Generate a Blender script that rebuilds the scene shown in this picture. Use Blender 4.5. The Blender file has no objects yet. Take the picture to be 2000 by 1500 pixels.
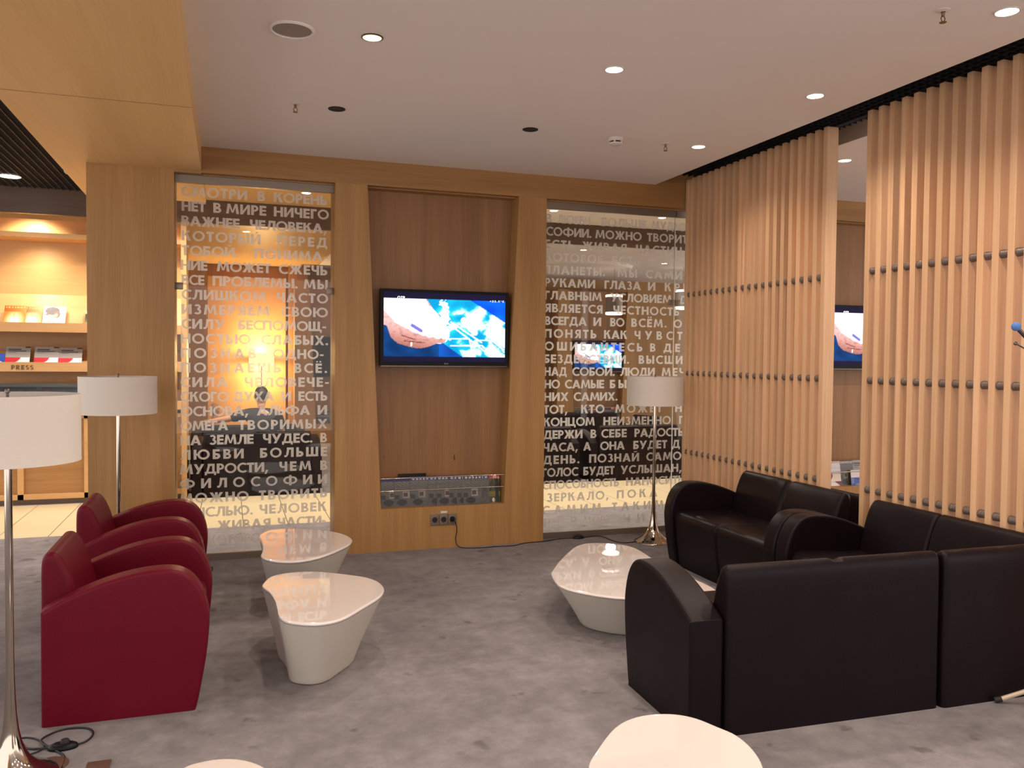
import bpy, bmesh, math, random
from mathutils import Vector, Matrix
random.seed(7)
S = bpy.context.scene
COL = S.collection
R = math.radians

# ------------------------------------------------------------------ camera, world, exposure
cam = bpy.data.cameras.new('camera')
cam.sensor_width = 36.0
cam.lens = 29.435
cam.clip_start = 0.05
cam_o = bpy.data.objects.new('camera', cam)
COL.objects.link(cam_o)
FW = Vector((0.32025712, 0.94679485, -0.03185728))
RT = Vector((0.94733008, -0.32011285, 0.00966848))
UP = Vector((0.00104385, 0.03327576, 0.99944566))
cam_o.matrix_world = Matrix(((RT.x, UP.x, -FW.x, 0.0), (RT.y, UP.y, -FW.y, 0.0),
                             (RT.z, UP.z, -FW.z, 1.45), (0, 0, 0, 1)))
S.camera = cam_o
W = bpy.data.worlds.new('world')
S.world = W
W.use_nodes = True
W.node_tree.nodes['Background'].inputs[0].default_value = (1.0, 0.90, 0.85, 1)
W.node_tree.nodes['Background'].inputs[1].default_value = 1.80
S.view_settings.view_transform = 'Standard'
S.view_settings.look = 'None'
S.view_settings.gamma = 1.0
S.view_settings.use_curve_mapping = False
S.view_settings.exposure = 0.20
try:
    S.cycles.caustics_reflective = False
    S.cycles.caustics_refractive = False
    S.cycles.sample_clamp_indirect = 3.0
    S.cycles.max_bounces = 10
    S.cycles.transparent_max_bounces = 16
except Exception:
    pass

# lamp strengths (watts) and colours, used by the lamp builders below
WARM = (1.0, 0.83, 0.69)
NEUTRAL = (1.0, 0.86, 0.74)
GOLD = (1.0, 0.66, 0.28)
SPOT_W = 38.0

# ------------------------------------------------------------------ materials
def lin(r, g, b):
    f = lambda c: (c/255/12.92 if c/255 <= 0.04045 else ((c/255+0.055)/1.055)**2.4)
    return (f(r), f(g), f(b), 1.0)

def nmat(name):
    m = bpy.data.materials.new(name)
    m.use_nodes = True
    nt = m.node_tree
    return m, nt, nt.nodes['Principled BSDF'], nt.nodes['Material Output']

def plain(name, col, rough=0.5, metal=0.0, spec=0.5, coat=0.0, noise=0.0, nscale=30.0, bump=0.0):
    m, nt, b, out = nmat(name)
    b.inputs['Base Color'].default_value = col
    b.inputs['Roughness'].default_value = rough
    b.inputs['Metallic'].default_value = metal
    b.inputs['Specular IOR Level'].default_value = spec
    b.inputs['Coat Weight'].default_value = coat
    b.inputs['Coat Roughness'].default_value = 0.0; b.inputs['Coat IOR'].default_value = 1.85
    tc = nt.nodes.new('ShaderNodeTexCoord')
    nz = nt.nodes.new('ShaderNodeTexNoise')
    nz.inputs['Scale'].default_value = nscale
    nz.inputs['Detail'].default_value = 5
    nt.links.new(tc.outputs['Object'], nz.inputs['Vector'])
    mx = nt.nodes.new('ShaderNodeMix'); mx.data_type = 'RGBA'
    mx.inputs[6].default_value = tuple(c*(1-noise) for c in col[:3])+(1,)
    mx.inputs[7].default_value = tuple(min(1, c*(1+noise)) for c in col[:3])+(1,)
    nt.links.new(nz.outputs['Fac'], mx.inputs[0])
    nt.links.new(mx.outputs[2], b.inputs['Base Color'])
    if bump:
        bp = nt.nodes.new('ShaderNodeBump')
        bp.inputs['Strength'].default_value = bump
        bp.inputs['Distance'].default_value = 0.01
        nt.links.new(nz.outputs['Fac'], bp.inputs['Height'])
        nt.links.new(bp.outputs['Normal'], b.inputs['Normal'])
    return m

def wood(name, c1, c2, axis='Z', rough=0.42, plank=0.0, scale=9.0, flecks=False, spec=0.35, plank_axis='X'):
    """oak / beech veneer, grain running along one world axis"""
    m, nt, b, out = nmat(name)
    L = nt.links
    tc = nt.nodes.new('ShaderNodeTexCoord')
    geo = nt.nodes.new('ShaderNodeNewGeometry')
    mp = nt.nodes.new('ShaderNodeMapping')
    sc = {'X': (0.07, 1, 1), 'Y': (1, 0.07, 1), 'Z': (1, 1, 0.07)}[axis]
    mp.inputs['Scale'].default_value = tuple(scale*s for s in sc)
    L.new(geo.outputs['Position'], mp.inputs['Vector'])
    nz = nt.nodes.new('ShaderNodeTexNoise')
    nz.inputs['Scale'].default_value = 1.0
    nz.inputs['Detail'].default_value = 8
    nz.inputs['Roughness'].default_value = 0.62
    nz.inputs['Distortion'].default_value = 0.6
    L.new(mp.outputs['Vector'], nz.inputs['Vector'])
    mp2 = nt.nodes.new('ShaderNodeMapping')
    sc2 = {'X': (0.02, 1, 1), 'Y': (1, 0.02, 1), 'Z': (1, 1, 0.02)}[axis]
    mp2.inputs['Scale'].default_value = tuple(150*s for s in sc2)
    L.new(geo.outputs['Position'], mp2.inputs['Vector'])
    n2 = nt.nodes.new('ShaderNodeTexNoise')
    n2.inputs['Scale'].default_value = 1.0
    n2.inputs['Detail'].default_value = 3
    L.new(mp2.outputs['Vector'], n2.inputs['Vector'])
    ad = nt.nodes.new('ShaderNodeMath'); ad.operation = 'MULTIPLY_ADD'
    ad.inputs[1].default_value = 0.45
    L.new(n2.outputs['Fac'], ad.inputs[0]); L.new(nz.outputs['Fac'], ad.inputs[2])
    ramp = nt.nodes.new('ShaderNodeValToRGB')
    ramp.color_ramp.elements[0].position = 0.42
    ramp.color_ramp.elements[0].color = c2
    ramp.color_ramp.elements[1].position = 1.0
    ramp.color_ramp.elements[1].color = c1
    L.new(ad.outputs[0], ramp.inputs['Fac'])
    colour = ramp.outputs['Color']
    if plank:
        sx = nt.nodes.new('ShaderNodeSeparateXYZ')
        L.new(geo.outputs['Position'], sx.inputs[0])
        dv = nt.nodes.new('ShaderNodeMath'); dv.operation = 'DIVIDE'; dv.inputs[1].default_value = plank
        L.new(sx.outputs[plank_axis], dv.inputs[0])
        fl = nt.nodes.new('ShaderNodeMath'); fl.operation = 'FLOOR'
        L.new(dv.outputs[0], fl.inputs[0])
        wn = nt.nodes.new('ShaderNodeTexWhiteNoise'); wn.noise_dimensions = '1D'
        L.new(fl.outputs[0], wn.inputs['W'])
        hs = nt.nodes.new('ShaderNodeHueSaturation')
        mr = nt.nodes.new('ShaderNodeMapRange')
        mr.inputs['To Min'].default_value = 0.88; mr.inputs['To Max'].default_value = 1.08
        L.new(wn.outputs['Value'], mr.inputs['Value'])
        L.new(mr.outputs['Result'], hs.inputs['Value'])
        L.new(colour, hs.inputs['Color'])
        colour = hs.outputs['Color']
    if flecks:
        mp3 = nt.nodes.new('ShaderNodeMapping')
        mp3.inputs['Scale'].default_value = (34, 34, 8)
        L.new(geo.outputs['Position'], mp3.inputs['Vector'])
        n3 = nt.nodes.new('ShaderNodeTexNoise'); n3.inputs['Scale'].default_value = 1.0
        n3.inputs['Detail'].default_value = 1
        L.new(mp3.outputs['Vector'], n3.inputs['Vector'])
        r3 = nt.nodes.new('ShaderNodeValToRGB')
        r3.color_ramp.elements[0].position = 0.76; r3.color_ramp.elements[0].color = (0, 0, 0, 1)
        r3.color_ramp.elements[1].position = 0.82; r3.color_ramp.elements[1].color = (1, 1, 1, 1)
        L.new(n3.outputs['Fac'], r3.inputs['Fac'])
        mx = nt.nodes.new('ShaderNodeMix'); mx.data_type = 'RGBA'
        mx.inputs[7].default_value = lin(62, 38, 22)
        L.new(r3.outputs['Color'], mx.inputs[0]); L.new(colour, mx.inputs[6])
        colour = mx.outputs[2]
    L.new(colour, b.inputs['Base Color'])
    b.inputs['Roughness'].default_value = rough
    b.inputs['Specular IOR Level'].default_value = spec
    bp = nt.nodes.new('ShaderNodeBump'); bp.inputs['Strength'].default_value = 0.05
    bp.inputs['Distance'].default_value = 0.004
    L.new(ad.outputs[0], bp.inputs['Height']); L.new(bp.outputs['Normal'], b.inputs['Normal'])
    return m

def emit(name, col, strength):
    m, nt, b, out = nmat(name)
    b.inputs['Base Color'].default_value = col
    b.inputs['Emission Color'].default_value = col
    b.inputs['Emission Strength'].default_value = strength
    return m

def carpet_mat():
    m, nt, b, out = nmat('grey_carpet')
    L = nt.links
    geo = nt.nodes.new('ShaderNodeNewGeometry')
    def noise(scale, det, rough=0.5, vec=None):
        n = nt.nodes.new('ShaderNodeTexNoise')
        n.inputs['Scale'].default_value = scale; n.inputs['Detail'].default_value = det
        n.inputs['Roughness'].default_value = rough
        L.new(vec or geo.outputs['Position'], n.inputs['Vector'])
        return n.outputs['Fac']
    big = noise(1.5, 6, 0.6); mid = noise(9, 6, 0.7); fine = noise(420, 2)
    stain = noise(6.3, 3, 0.45)
    r = nt.nodes.new('ShaderNodeValToRGB')
    r.color_ramp.elements[0].position = 0.33; r.color_ramp.elements[0].color = lin(104, 100, 103)
    r.color_ramp.elements[1].position = 0.68; r.color_ramp.elements[1].color = lin(150, 145, 146)
    a = nt.nodes.new('ShaderNodeMath'); a.operation = 'MULTIPLY_ADD'; a.inputs[1].default_value = 0.5
    s = nt.nodes.new('ShaderNodeMath'); s.operation = 'MULTIPLY'; s.inputs[1].default_value = 0.5
    L.new(mid, s.inputs[0]); L.new(big, a.inputs[0]); L.new(s.outputs[0], a.inputs[2])
    L.new(a.outputs[0], r.inputs['Fac'])
    st = nt.nodes.new('ShaderNodeValToRGB')
    st.color_ramp.elements[0].position = 0.66; st.color_ramp.elements[0].color = (0, 0, 0, 1)
    st.color_ramp.elements[1].position = 0.72; st.color_ramp.elements[1].color = (0.55, 0.55, 0.55, 1)
    L.new(stain, st.inputs['Fac'])
    mx = nt.nodes.new('ShaderNodeMix'); mx.data_type = 'RGBA'
    mx.inputs[7].default_value = lin(82, 76, 74)
    L.new(st.outputs['Color'], mx.inputs[0]); L.new(r.outputs['Color'], mx.inputs[6])
    hs = nt.nodes.new('ShaderNodeHueSaturation')
    mr = nt.nodes.new('ShaderNodeMapRange'); mr.inputs['To Min'].default_value = 0.75; mr.inputs['To Max'].default_value = 1.25
    L.new(fine, mr.inputs['Value']); L.new(mr.outputs['Result'], hs.inputs['Value'])
    L.new(mx.outputs[2], hs.inputs['Color'])
    L.new(hs.outputs['Color'], b.inputs['Base Color'])
    b.inputs['Roughness'].default_value = 0.95
    b.inputs['Specular IOR Level'].default_value = 0.1
    bp = nt.nodes.new('ShaderNodeBump'); bp.inputs['Strength'].default_value = 0.35; bp.inputs['Distance'].default_value = 0.004
    L.new(fine, bp.inputs['Height']); L.new(bp.outputs['Normal'], b.inputs['Normal'])
    return m

def tile_mat():
    m, nt, b, out = nmat('cream_floor_tile')
    L = nt.links
    geo = nt.nodes.new('ShaderNodeNewGeometry')
    sx = nt.nodes.new('ShaderNodeSeparateXYZ'); L.new(geo.outputs['Position'], sx.inputs[0])
    def joint(sock, off, pitch, w):
        a = nt.nodes.new('ShaderNodeMath'); a.operation = 'SUBTRACT'; a.inputs[1].default_value = off - 50*pitch
        L.new(sock, a.inputs[0])
        d = nt.nodes.new('ShaderNodeMath'); d.operation = 'MODULO'; d.inputs[1].default_value = pitch
        L.new(a.outputs[0], d.inputs[0])
        c = nt.nodes.new('ShaderNodeMath'); c.operation = 'LESS_THAN'; c.inputs[1].default_value = w
        L.new(d.outputs[0], c.inputs[0])
        return c.outputs[0]
    jx = joint(sx.outputs['X'], 0.111, 0.367, 0.006)
    jy = joint(sx.outputs['Y'], 7.43, 0.60, 0.003)
    n = nt.nodes.new('ShaderNodeTexNoise'); n.inputs['Scale'].default_value = 3.0
    L.new(geo.outputs['Position'], n.inputs['Vector'])
    base = nt.nodes.new('ShaderNodeMix'); base.data_type = 'RGBA'
    base.inputs[6].default_value = lin(214, 196, 158); base.inputs[7].default_value = lin(226, 210, 176)
    L.new(n.outputs['Fac'], base.inputs[0])
    m1 = nt.nodes.new('ShaderNodeMix'); m1.data_type = 'RGBA'; m1.inputs[7].default_value = lin(178, 150, 108)
    L.new(jy, m1.inputs[0]); L.new(base.outputs[2], m1.inputs[6])
    m2 = nt.nodes.new('ShaderNodeMix'); m2.data_type = 'RGBA'; m2.inputs[7].default_value = lin(95, 78, 58)
    L.new(jx, m2.inputs[0]); L.new(m1.outputs[2], m2.inputs[6])
    L.new(m2.outputs[2], b.inputs['Base Color'])
    b.inputs['Roughness'].default_value = 0.28
    return m

def leather(name, c, rough, var=0.1, spec=0.15):
    m, nt, b, out = nmat(name)
    L = nt.links
    tc = nt.nodes.new('ShaderNodeTexCoord')
    b.inputs['Specular IOR Level'].default_value = spec
    v = nt.nodes.new('ShaderNodeTexVoronoi'); v.inputs['Scale'].default_value = 260
    L.new(tc.outputs['Object'], v.inputs['Vector'])
    n = nt.nodes.new('ShaderNodeTexNoise'); n.inputs['Scale'].default_value = 5; n.inputs['Detail'].default_value = 5
    L.new(tc.outputs['Object'], n.inputs['Vector'])
    mx = nt.nodes.new('ShaderNodeMix'); mx.data_type = 'RGBA'
    mx.inputs[6].default_value = tuple(x*(1-var) for x in c[:3])+(1,)
    mx.inputs[7].default_value = tuple(x*(1+var) for x in c[:3])+(1,)
    L.new(n.outputs['Fac'], mx.inputs[0]); L.new(mx.outputs[2], b.inputs['Base Color'])
    mr = nt.nodes.new('ShaderNodeMapRange'); mr.inputs['To Min'].default_value = rough-0.06; mr.inputs['To Max'].default_value = rough+0.08
    L.new(n.outputs['Fac'], mr.inputs['Value']); L.new(mr.outputs['Result'], b.inputs['Roughness'])
    ad = nt.nodes.new('ShaderNodeMath'); ad.operation = 'MULTIPLY_ADD'; ad.inputs[1].default_value = 3.0
    L.new(n.outputs['Fac'], ad.inputs[0]); L.new(v.outputs['Distance'], ad.inputs[2])
    bp = nt.nodes.new('ShaderNodeBump'); bp.inputs['Strength'].default_value = 0.10; bp.inputs['Distance'].default_value = 0.004
    L.new(ad.outputs[0], bp.inputs['Height']); L.new(bp.outputs['Normal'], b.inputs['Normal'])
    return m

def glass_mat():
    m = bpy.data.materials.new('clear_glass'); m.use_nodes = True
    nt = m.node_tree; nt.nodes.remove(nt.nodes['Principled BSDF'])
    out = nt.nodes['Material Output']
    t = nt.nodes.new('ShaderNodeBsdfTransparent'); t.inputs[0].default_value = (0.955, 0.97, 0.96, 1)
    g = nt.nodes.new('ShaderNodeBsdfGlossy'); g.inputs['Roughness'].default_value = 0.0
    f = nt.nodes.new('ShaderNodeFresnel'); f.inputs['IOR'].default_value = 1.34
    mx = nt.nodes.new('ShaderNodeMixShader')
    nt.links.new(f.outputs[0], mx.inputs[0]); nt.links.new(t.outputs[0], mx.inputs[1]); nt.links.new(g.outputs[0], mx.inputs[2])
    nt.links.new(mx.outputs[0], out.inputs['Surface'])
    return m

def frosted_mat():
    m = bpy.data.materials.new('frosted_film'); m.use_nodes = True
    nt = m.node_tree; nt.nodes.remove(nt.nodes['Principled BSDF'])
    out = nt.nodes['Material Output']
    d = nt.nodes.new('ShaderNodeBsdfDiffuse'); d.inputs[0].default_value = (0.95, 0.95, 0.93, 1)
    t = nt.nodes.new('ShaderNodeBsdfTranslucent'); t.inputs[0].default_value = (0.95, 0.95, 0.93, 1)
    mx = nt.nodes.new('ShaderNodeMixShader'); mx.inputs[0].default_value = 0.50
    nt.links.new(d.outputs[0], mx.inputs[1]); nt.links.new(t.outputs[0], mx.inputs[2])
    tr = nt.nodes.new('ShaderNodeBsdfTransparent')
    m2 = nt.nodes.new('ShaderNodeMixShader'); m2.inputs[0].default_value = 0.20
    nt.links.new(mx.outputs[0], m2.inputs[1]); nt.links.new(tr.outputs[0], m2.inputs[2])
    nt.links.new(m2.outputs[0], out.inputs['Surface'])
    return m

def shade_mat(name, col, trans=0.25):
    m = bpy.data.materials.new(name); m.use_nodes = True
    nt = m.node_tree; nt.nodes.remove(nt.nodes['Principled BSDF'])
    out = nt.nodes['Material Output']
    d = nt.nodes.new('ShaderNodeBsdfDiffuse'); t = nt.nodes.new('ShaderNodeBsdfTranslucent')
    tc = nt.nodes.new('ShaderNodeTexCoord')
    mp = nt.nodes.new('ShaderNodeMapping'); mp.inputs['Scale'].default_value = (1, 1, 5)
    n = nt.nodes.new('ShaderNodeTexNoise'); n.inputs['Scale'].default_value = 120
    mc = nt.nodes.new('ShaderNodeMix'); mc.data_type = 'RGBA'
    mc.inputs[6].default_value = tuple(c*0.93 for c in col[:3])+(1,); mc.inputs[7].default_value = col
    nt.links.new(tc.outputs['Object'], mp.inputs['Vector']); nt.links.new(mp.outputs['Vector'], n.inputs['Vector'])
    nt.links.new(n.outputs['Fac'], mc.inputs[0])
    nt.links.new(mc.outputs[2], d.inputs[0]); nt.links.new(mc.outputs[2], t.inputs[0])
    mx = nt.nodes.new('ShaderNodeMixShader'); mx.inputs[0].default_value = trans
    nt.links.new(d.outputs[0], mx.inputs[1]); nt.links.new(t.outputs[0], mx.inputs[2])
    nt.links.new(mx.outputs[0], out.inputs['Surface'])
    return m

def picture_mat(name, emission=0.0, rough=0.35):
    """printed or displayed picture: colours come from the mesh's own colour attribute"""
    m, nt, b, out = nmat(name)
    a = nt.nodes.new('ShaderNodeVertexColor'); a.layer_name = 'picture'
    if emission:
        b.inputs['Base Color'].default_value = (0.01, 0.01, 0.012, 1)
        nt.links.new(a.outputs['Color'], b.inputs['Emission Color'])
        b.inputs['Emission Strength'].default_value = emission
        b.inputs['Roughness'].default_value = 0.4; b.inputs['Specular IOR Level'].default_value = 0.03
    else:
        nt.links.new(a.outputs['Color'], b.inputs['Base Color'])
        b.inputs['Roughness'].default_value = rough
    return m

M = {}
M['oak'] = wood('oak_veneer', lin(180, 138, 86), lin(150, 110, 64), 'Z')
M['oak_x'] = wood('oak_veneer_horizontal', lin(174, 132, 82), lin(142, 102, 58), 'X')
M['oak_dark'] = wood('oak_veneer_back_panel', lin(158, 116, 76), lin(128, 90, 56), 'Z', plank=0.145, flecks=True)
M['oak_soffit'] = wood('oak_veneer_soffit', lin(236, 196, 136), lin(214, 170, 110), 'Y', scale=4.0)
M['oak_slat'] = wood('oak_slat', lin(226, 186, 148), lin(200, 156, 114), 'Z', plank=0.0857, plank_axis='Y')
M['birch'] = wood('birch_shelf', lin(206, 164, 112), lin(186, 142, 92), 'X', scale=6)
M['header'] = wood('greyed_oak_header', lin(112, 92, 78), lin(82, 66, 56), 'X', scale=7)
M['carpet'] = carpet_mat()
M['tile'] = tile_mat()
M['ceil'] = plain('ceiling_paint', lin(236, 228, 222), 0.9, noise=0.02, nscale=2.0, spec=0.2)
M['black_grid'] = plain('black_grid', lin(22, 20, 24), 0.6)
M['grid_lit_blade'] = plain('grid_lit_blade', lin(84, 70, 58), 0.5)  # tan tint paints the light caught on the blades' bottom edges
M['red'] = leather('red_leather', lin(95, 9, 29), 0.40)
M['plum'] = leather('dark_plum_leather', lin(20, 11, 15), 0.38)
M['black_leather'] = leather('black_leather', lin(20, 14, 17), 0.4)
M['white_gloss'] = plain('white_gloss_top', lin(226, 219, 216), 0.02, spec=0.5, coat=1.0, noise=0.01, nscale=3)
M['white_satin'] = plain('white_satin_base', lin(206, 200, 190), 0.42, noise=0.05, nscale=5)
M['chrome'] = plain('chrome', lin(196, 186, 174), 0.09, metal=1.0, noise=0.02)
M['alu'] = plain('brushed_aluminium', lin(140, 128, 116), 0.42, metal=0.75, noise=0.06, nscale=60)
M['steel'] = plain('dark_steel', lin(116, 108, 104), 0.32, metal=0.9)
M['glass'] = glass_mat()
M['edge'] = plain('polished_glass_edge', lin(238, 242, 240), 0.25, spec=0.8)
M['film'] = frosted_mat()
M['shade'] = shade_mat('cream_fabric', (0.86, 0.80, 0.73, 1))
M['diffuser'] = plain('white_diffuser', lin(222, 212, 200), 0.6)
M['black'] = plain('black_plastic', lin(20, 20, 24), 0.4, spec=0.2)
M['black_matt'] = plain('black_recess', lin(36, 26, 20), 0.8)
M['bezel'] = plain('glossy_black_bezel', lin(12, 11, 16), 0.3, spec=0.12)
M['grey_plastic'] = plain('grey_plastic', lin(112, 100, 88), 0.45)
M['white_plastic'] = plain('white_plastic', lin(216, 208, 200), 0.5)
M['cord'] = plain('black_cord', lin(26, 22, 22), 0.5)
M['brass'] = plain('dull_brass', lin(120, 92, 60), 0.4, metal=0.8)
M['brown_metal'] = plain('brown_floor_plate', lin(104, 78, 66), 0.45, metal=0.2)
M['tv_pic'] = picture_mat('television_picture', 1.25)
M['print'] = picture_mat('printed_cover')
M['paper'] = plain('paper_edges', lin(214, 206, 196), 0.7)
M['lamp_on'] = emit('downlight_lens', (1.0, 0.90, 0.76, 1), 14.0)
M['lamp_soft'] = emit('downlight_deep_lens', (1.0, 0.86, 0.52, 1), 1.6)
M['lamp_cool'] = emit('corridor_lamp_lens', (0.97, 0.96, 1.0, 1), 9.0)
M['shade_lit'] = emit('lit_lamp_shade', (1.0, 0.62, 0.16, 1), 2.6)
M['pendant_lit'] = emit('lit_pendant_rim', (1.0, 0.80, 0.66, 1), 1.7)
M['pendant_shade'] = plain('grey_pendant_shade', lin(120, 112, 108), 0.6)
M['spacer'] = plain('bronzed_spacer', lin(112, 98, 90), 0.4, metal=0.25)
M['letters_dark'] = plain('bronze_letters', lin(104, 78, 44), 0.4, metal=0.4)
M['ink_white'] = plain('white_ink', lin(226, 222, 216), 0.5)
M['ink_gold'] = plain('gold_ink', lin(236, 190, 96), 0.5)
M['screen_white'] = emit('screen_text', (0.95, 0.97, 1.0, 1), 1.3)
M['skin'] = plain('skin', lin(198, 148, 118), 0.5, noise=0.05)
M['shirt'] = plain('dark_shirt', lin(40, 40, 44), 0.8, noise=0.1)
M['shirt_warm'] = plain('light_shirt', lin(176, 140, 110), 0.8, noise=0.1)
M['hair_dark'] = plain('dark_hair', lin(34, 24, 20), 0.55, noise=0.2, nscale=80)
M['hair_blond'] = plain('blond_hair', lin(166, 116, 66), 0.55, noise=0.2, nscale=80)
M['foam_blue'] = plain('blue_foam', lin(86, 124, 190), 0.9, noise=0.15, nscale=160)
M['beige_metal'] = plain('beige_metal', lin(190, 174, 152), 0.4, metal=0.2)
M['rubber'] = plain('rubber', lin(24, 22, 22), 0.7)

# ------------------------------------------------------------------ mesh helpers
class MB:
    """collects shapes, then links them as ONE mesh object"""
    def __init__(s): s.v = []; s.f = []; s.mi = []
    def add(s, verts, faces, mi=0):
        o = len(s.v); s.v += [tuple(v) for v in verts]
        s.f += [tuple(i+o for i in f) for f in faces]; s.mi += [mi]*len(faces)
    def box(s, x0, x1, y0, y1, z0, z1, mi=0):
        v = [(x0,y0,z0),(x1,y0,z0),(x1,y1,z0),(x0,y1,z0),(x0,y0,z1),(x1,y0,z1),(x1,y1,z1),(x0,y1,z1)]
        s.add(v, [(0,3,2,1),(4,5,6,7),(0,1,5,4),(1,2,6,5),(2,3,7,6),(3,0,4,7)], mi)
    def prism_y(s, poly, y0, y1, mi=0):
        """poly: (x,z) counter-clockwise seen from -Y"""
        n = len(poly)
        v = [(x,y0,z) for x,z in poly]+[(x,y1,z) for x,z in poly]
        f = [tuple(range(n)), tuple(range(2*n-1, n-1, -1))]
        f += [(i, n+i, n+(i+1) % n, (i+1) % n) for i in range(n)]
        s.add(v, f, mi)
    def prism_z(s, poly, z0, z1, mi=0):
        n = len(poly)
        v = [(x,y,z0) for x,y in poly]+[(x,y,z1) for x,y in poly]
        f = [tuple(range(n-1, -1, -1)), tuple(range(n, 2*n))]
        f += [(i, (i+1) % n, n+(i+1) % n, n+i) for i in range(n)]
        s.add(v, f, mi)
    def rings(s, rings, mi=0, cap0=True, cap1=True, closed=True):
        n = len(rings[0]); v = [p for r in rings for p in r]; f = []
        for k in range(len(rings)-1):
            for i in range(n if closed else n-1):
                j = (i+1) % n
                f.append((k*n+i, k*n+j, (k+1)*n+j, (k+1)*n+i))
        if cap0: f.append(tuple(range(n-1, -1, -1)))
        if cap1: f.append(tuple((len(rings)-1)*n+i for i in range(n)))
        s.add(v, f, mi)
    def lathe(s, prof, cx=0, cy=0, n=32, mi=0, cap0=True, cap1=True):
        rs = [[(cx+r*math.cos(2*math.pi*i/n), cy+r*math.sin(2*math.pi*i/n), z) for i in range(n)] for r, z in prof]
        s.rings(rs, mi, cap0, cap1)
    def tube(s, pts, r, n=8, mi=0, r1=None):
        pts = [Vector(p) for p in pts]; rs = []
        nrm = None
        for i, p in enumerate(pts):
            t = (pts[min(i+1, len(pts)-1)]-pts[max(i-1, 0)]).normalized()
            if nrm is None:
                nrm = t.orthogonal().normalized()
            nrm = (nrm - t*nrm.dot(t)).normalized()
            b = t.cross(nrm)
            rr = r if r1 is None else r+(r1-r)*i/(len(pts)-1)
            rs.append([p+(nrm*math.cos(2*math.pi*k/n)+b*math.sin(2*math.pi*k/n))*rr for k in range(n)])
        s.rings(rs, mi)
    def sphere(s, c, r, n=16, m=10, mi=0, sz=1.0):
        rs = []
        for k in range(1, m):
            a = math.pi*k/m
            rs.append([(c[0]+r*math.sin(a)*math.cos(2*math.pi*i/n), c[1]+r*math.sin(a)*math.sin(2*math.pi*i/n), c[2]-r*sz*math.cos(a)) for i in range(n)])
        s.rings(rs, mi)
    def build(s, name, mats, parent=None, smooth=None, bevel=0.0, loc=None, seg=2, weighted=False):
        me = bpy.data.meshes.new(name)
        me.from_pydata(s.v, [], s.f)
        for m in (mats if isinstance(mats, (list, tuple)) else [mats]): me.materials.append(m)
        me.polygons.foreach_set('material_index', s.mi)
        if bevel:
            bm = bmesh.new(); bm.from_mesh(me)
            es = [e for e in bm.edges if len(e.link_faces) == 2 and e.calc_face_angle(0) > R(25)]
            bmesh.ops.bevel(bm, geom=es, offset=bevel, segments=seg, affect='EDGES', profile=0.5, clamp_overlap=True)
            bm.to_mesh(me); bm.free()
        bm = bmesh.new(); bm.from_mesh(me)
        bmesh.ops.recalc_face_normals(bm, faces=bm.faces)
        bm.to_mesh(me); bm.free()
        if smooth or bevel:
            me.polygons.foreach_set('use_smooth', [True]*len(me.polygons))
            me.set_sharp_from_angle(angle=R(smooth or 40))
        me.update()
        o = bpy.data.objects.new(name, me); COL.objects.link(o)
        if parent: o.parent = parent
        if loc: o.location = loc
        if weighted:
            w = o.modifiers.new('weighted_normals', 'WEIGHTED_NORMAL'); w.weight = 80; w.keep_sharp = True
        return o

def empty(name, loc=(0,0,0), rz=0.0):
    o = bpy.data.objects.new(name, None); COL.objects.link(o)
    o.location = loc; o.rotation_euler = (0, 0, rz); o.empty_display_size = 0.1
    return o
def tag(o, label, cat, group=None, kind=None):
    o['label'] = label; o['category'] = cat
    if group: o['group'] = group
    if kind: o['kind'] = kind
    return o
def struct(o):
    o['kind'] = 'structure'; return o
def copy_tree(o, loc=None, rz=None, label=None):
    c = o.copy(); COL.objects.link(c)
    if loc is not None: c.location = loc
    if rz is not None: c.rotation_euler = (0, 0, rz)
    if label: c['label'] = label
    for ch in list(o.children):
        d = ch.copy(); COL.objects.link(d); d.parent = c
        for g in list(ch.children):
            e = g.copy(); COL.objects.link(e); e.parent = d
    return c
def spline(pts, k=6, closed=False):
    out = []; n = len(pts); P = [Vector(p) for p in pts]
    last = n if closed else n-1
    for i in range(last):
        p0 = P[(i-1) % n] if closed or i > 0 else P[0]
        p1 = P[i]; p2 = P[(i+1) % n]
        p3 = P[(i+2) % n] if closed or i+2 < n else P[-1]
        for j in range(k):
            t = j/k
            out.append(0.5*((2*p1)+(p2-p0)*t+(2*p0-5*p1+4*p2-p3)*t*t+(3*p1-p0-3*p2+p3)*t**3))
    if not closed: out.append(P[-1])
    return out
def picture(name, w, h, nx, nz, func, mat, parent=None):
    """flat picture in local X (0..w) and Z (0..h), facing -Y; func(u, v) gives sRGB 0..255, v measured downward"""
    me = bpy.data.meshes.new(name)
    v = [(w*i/nx, 0, h*j/nz) for j in range(nz+1) for i in range(nx+1)]
    f = [(j*(nx+1)+i, j*(nx+1)+i+1, (j+1)*(nx+1)+i+1, (j+1)*(nx+1)+i) for j in range(nz) for i in range(nx)]
    me.from_pydata(v, [], f)
    ca = me.color_attributes.new('picture', 'FLOAT_COLOR', 'POINT')
    buf = []
    for j in range(nz+1):
        for i in range(nx+1):
            buf += lin(*[max(0, min(255, c)) for c in func(i/nx, 1-j/nz)])
    ca.data.foreach_set('color', buf)
    me.materials.append(mat)
    o = bpy.data.objects.new(name, me); COL.objects.link(o)
    if parent: o.parent = parent
    return o

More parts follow.
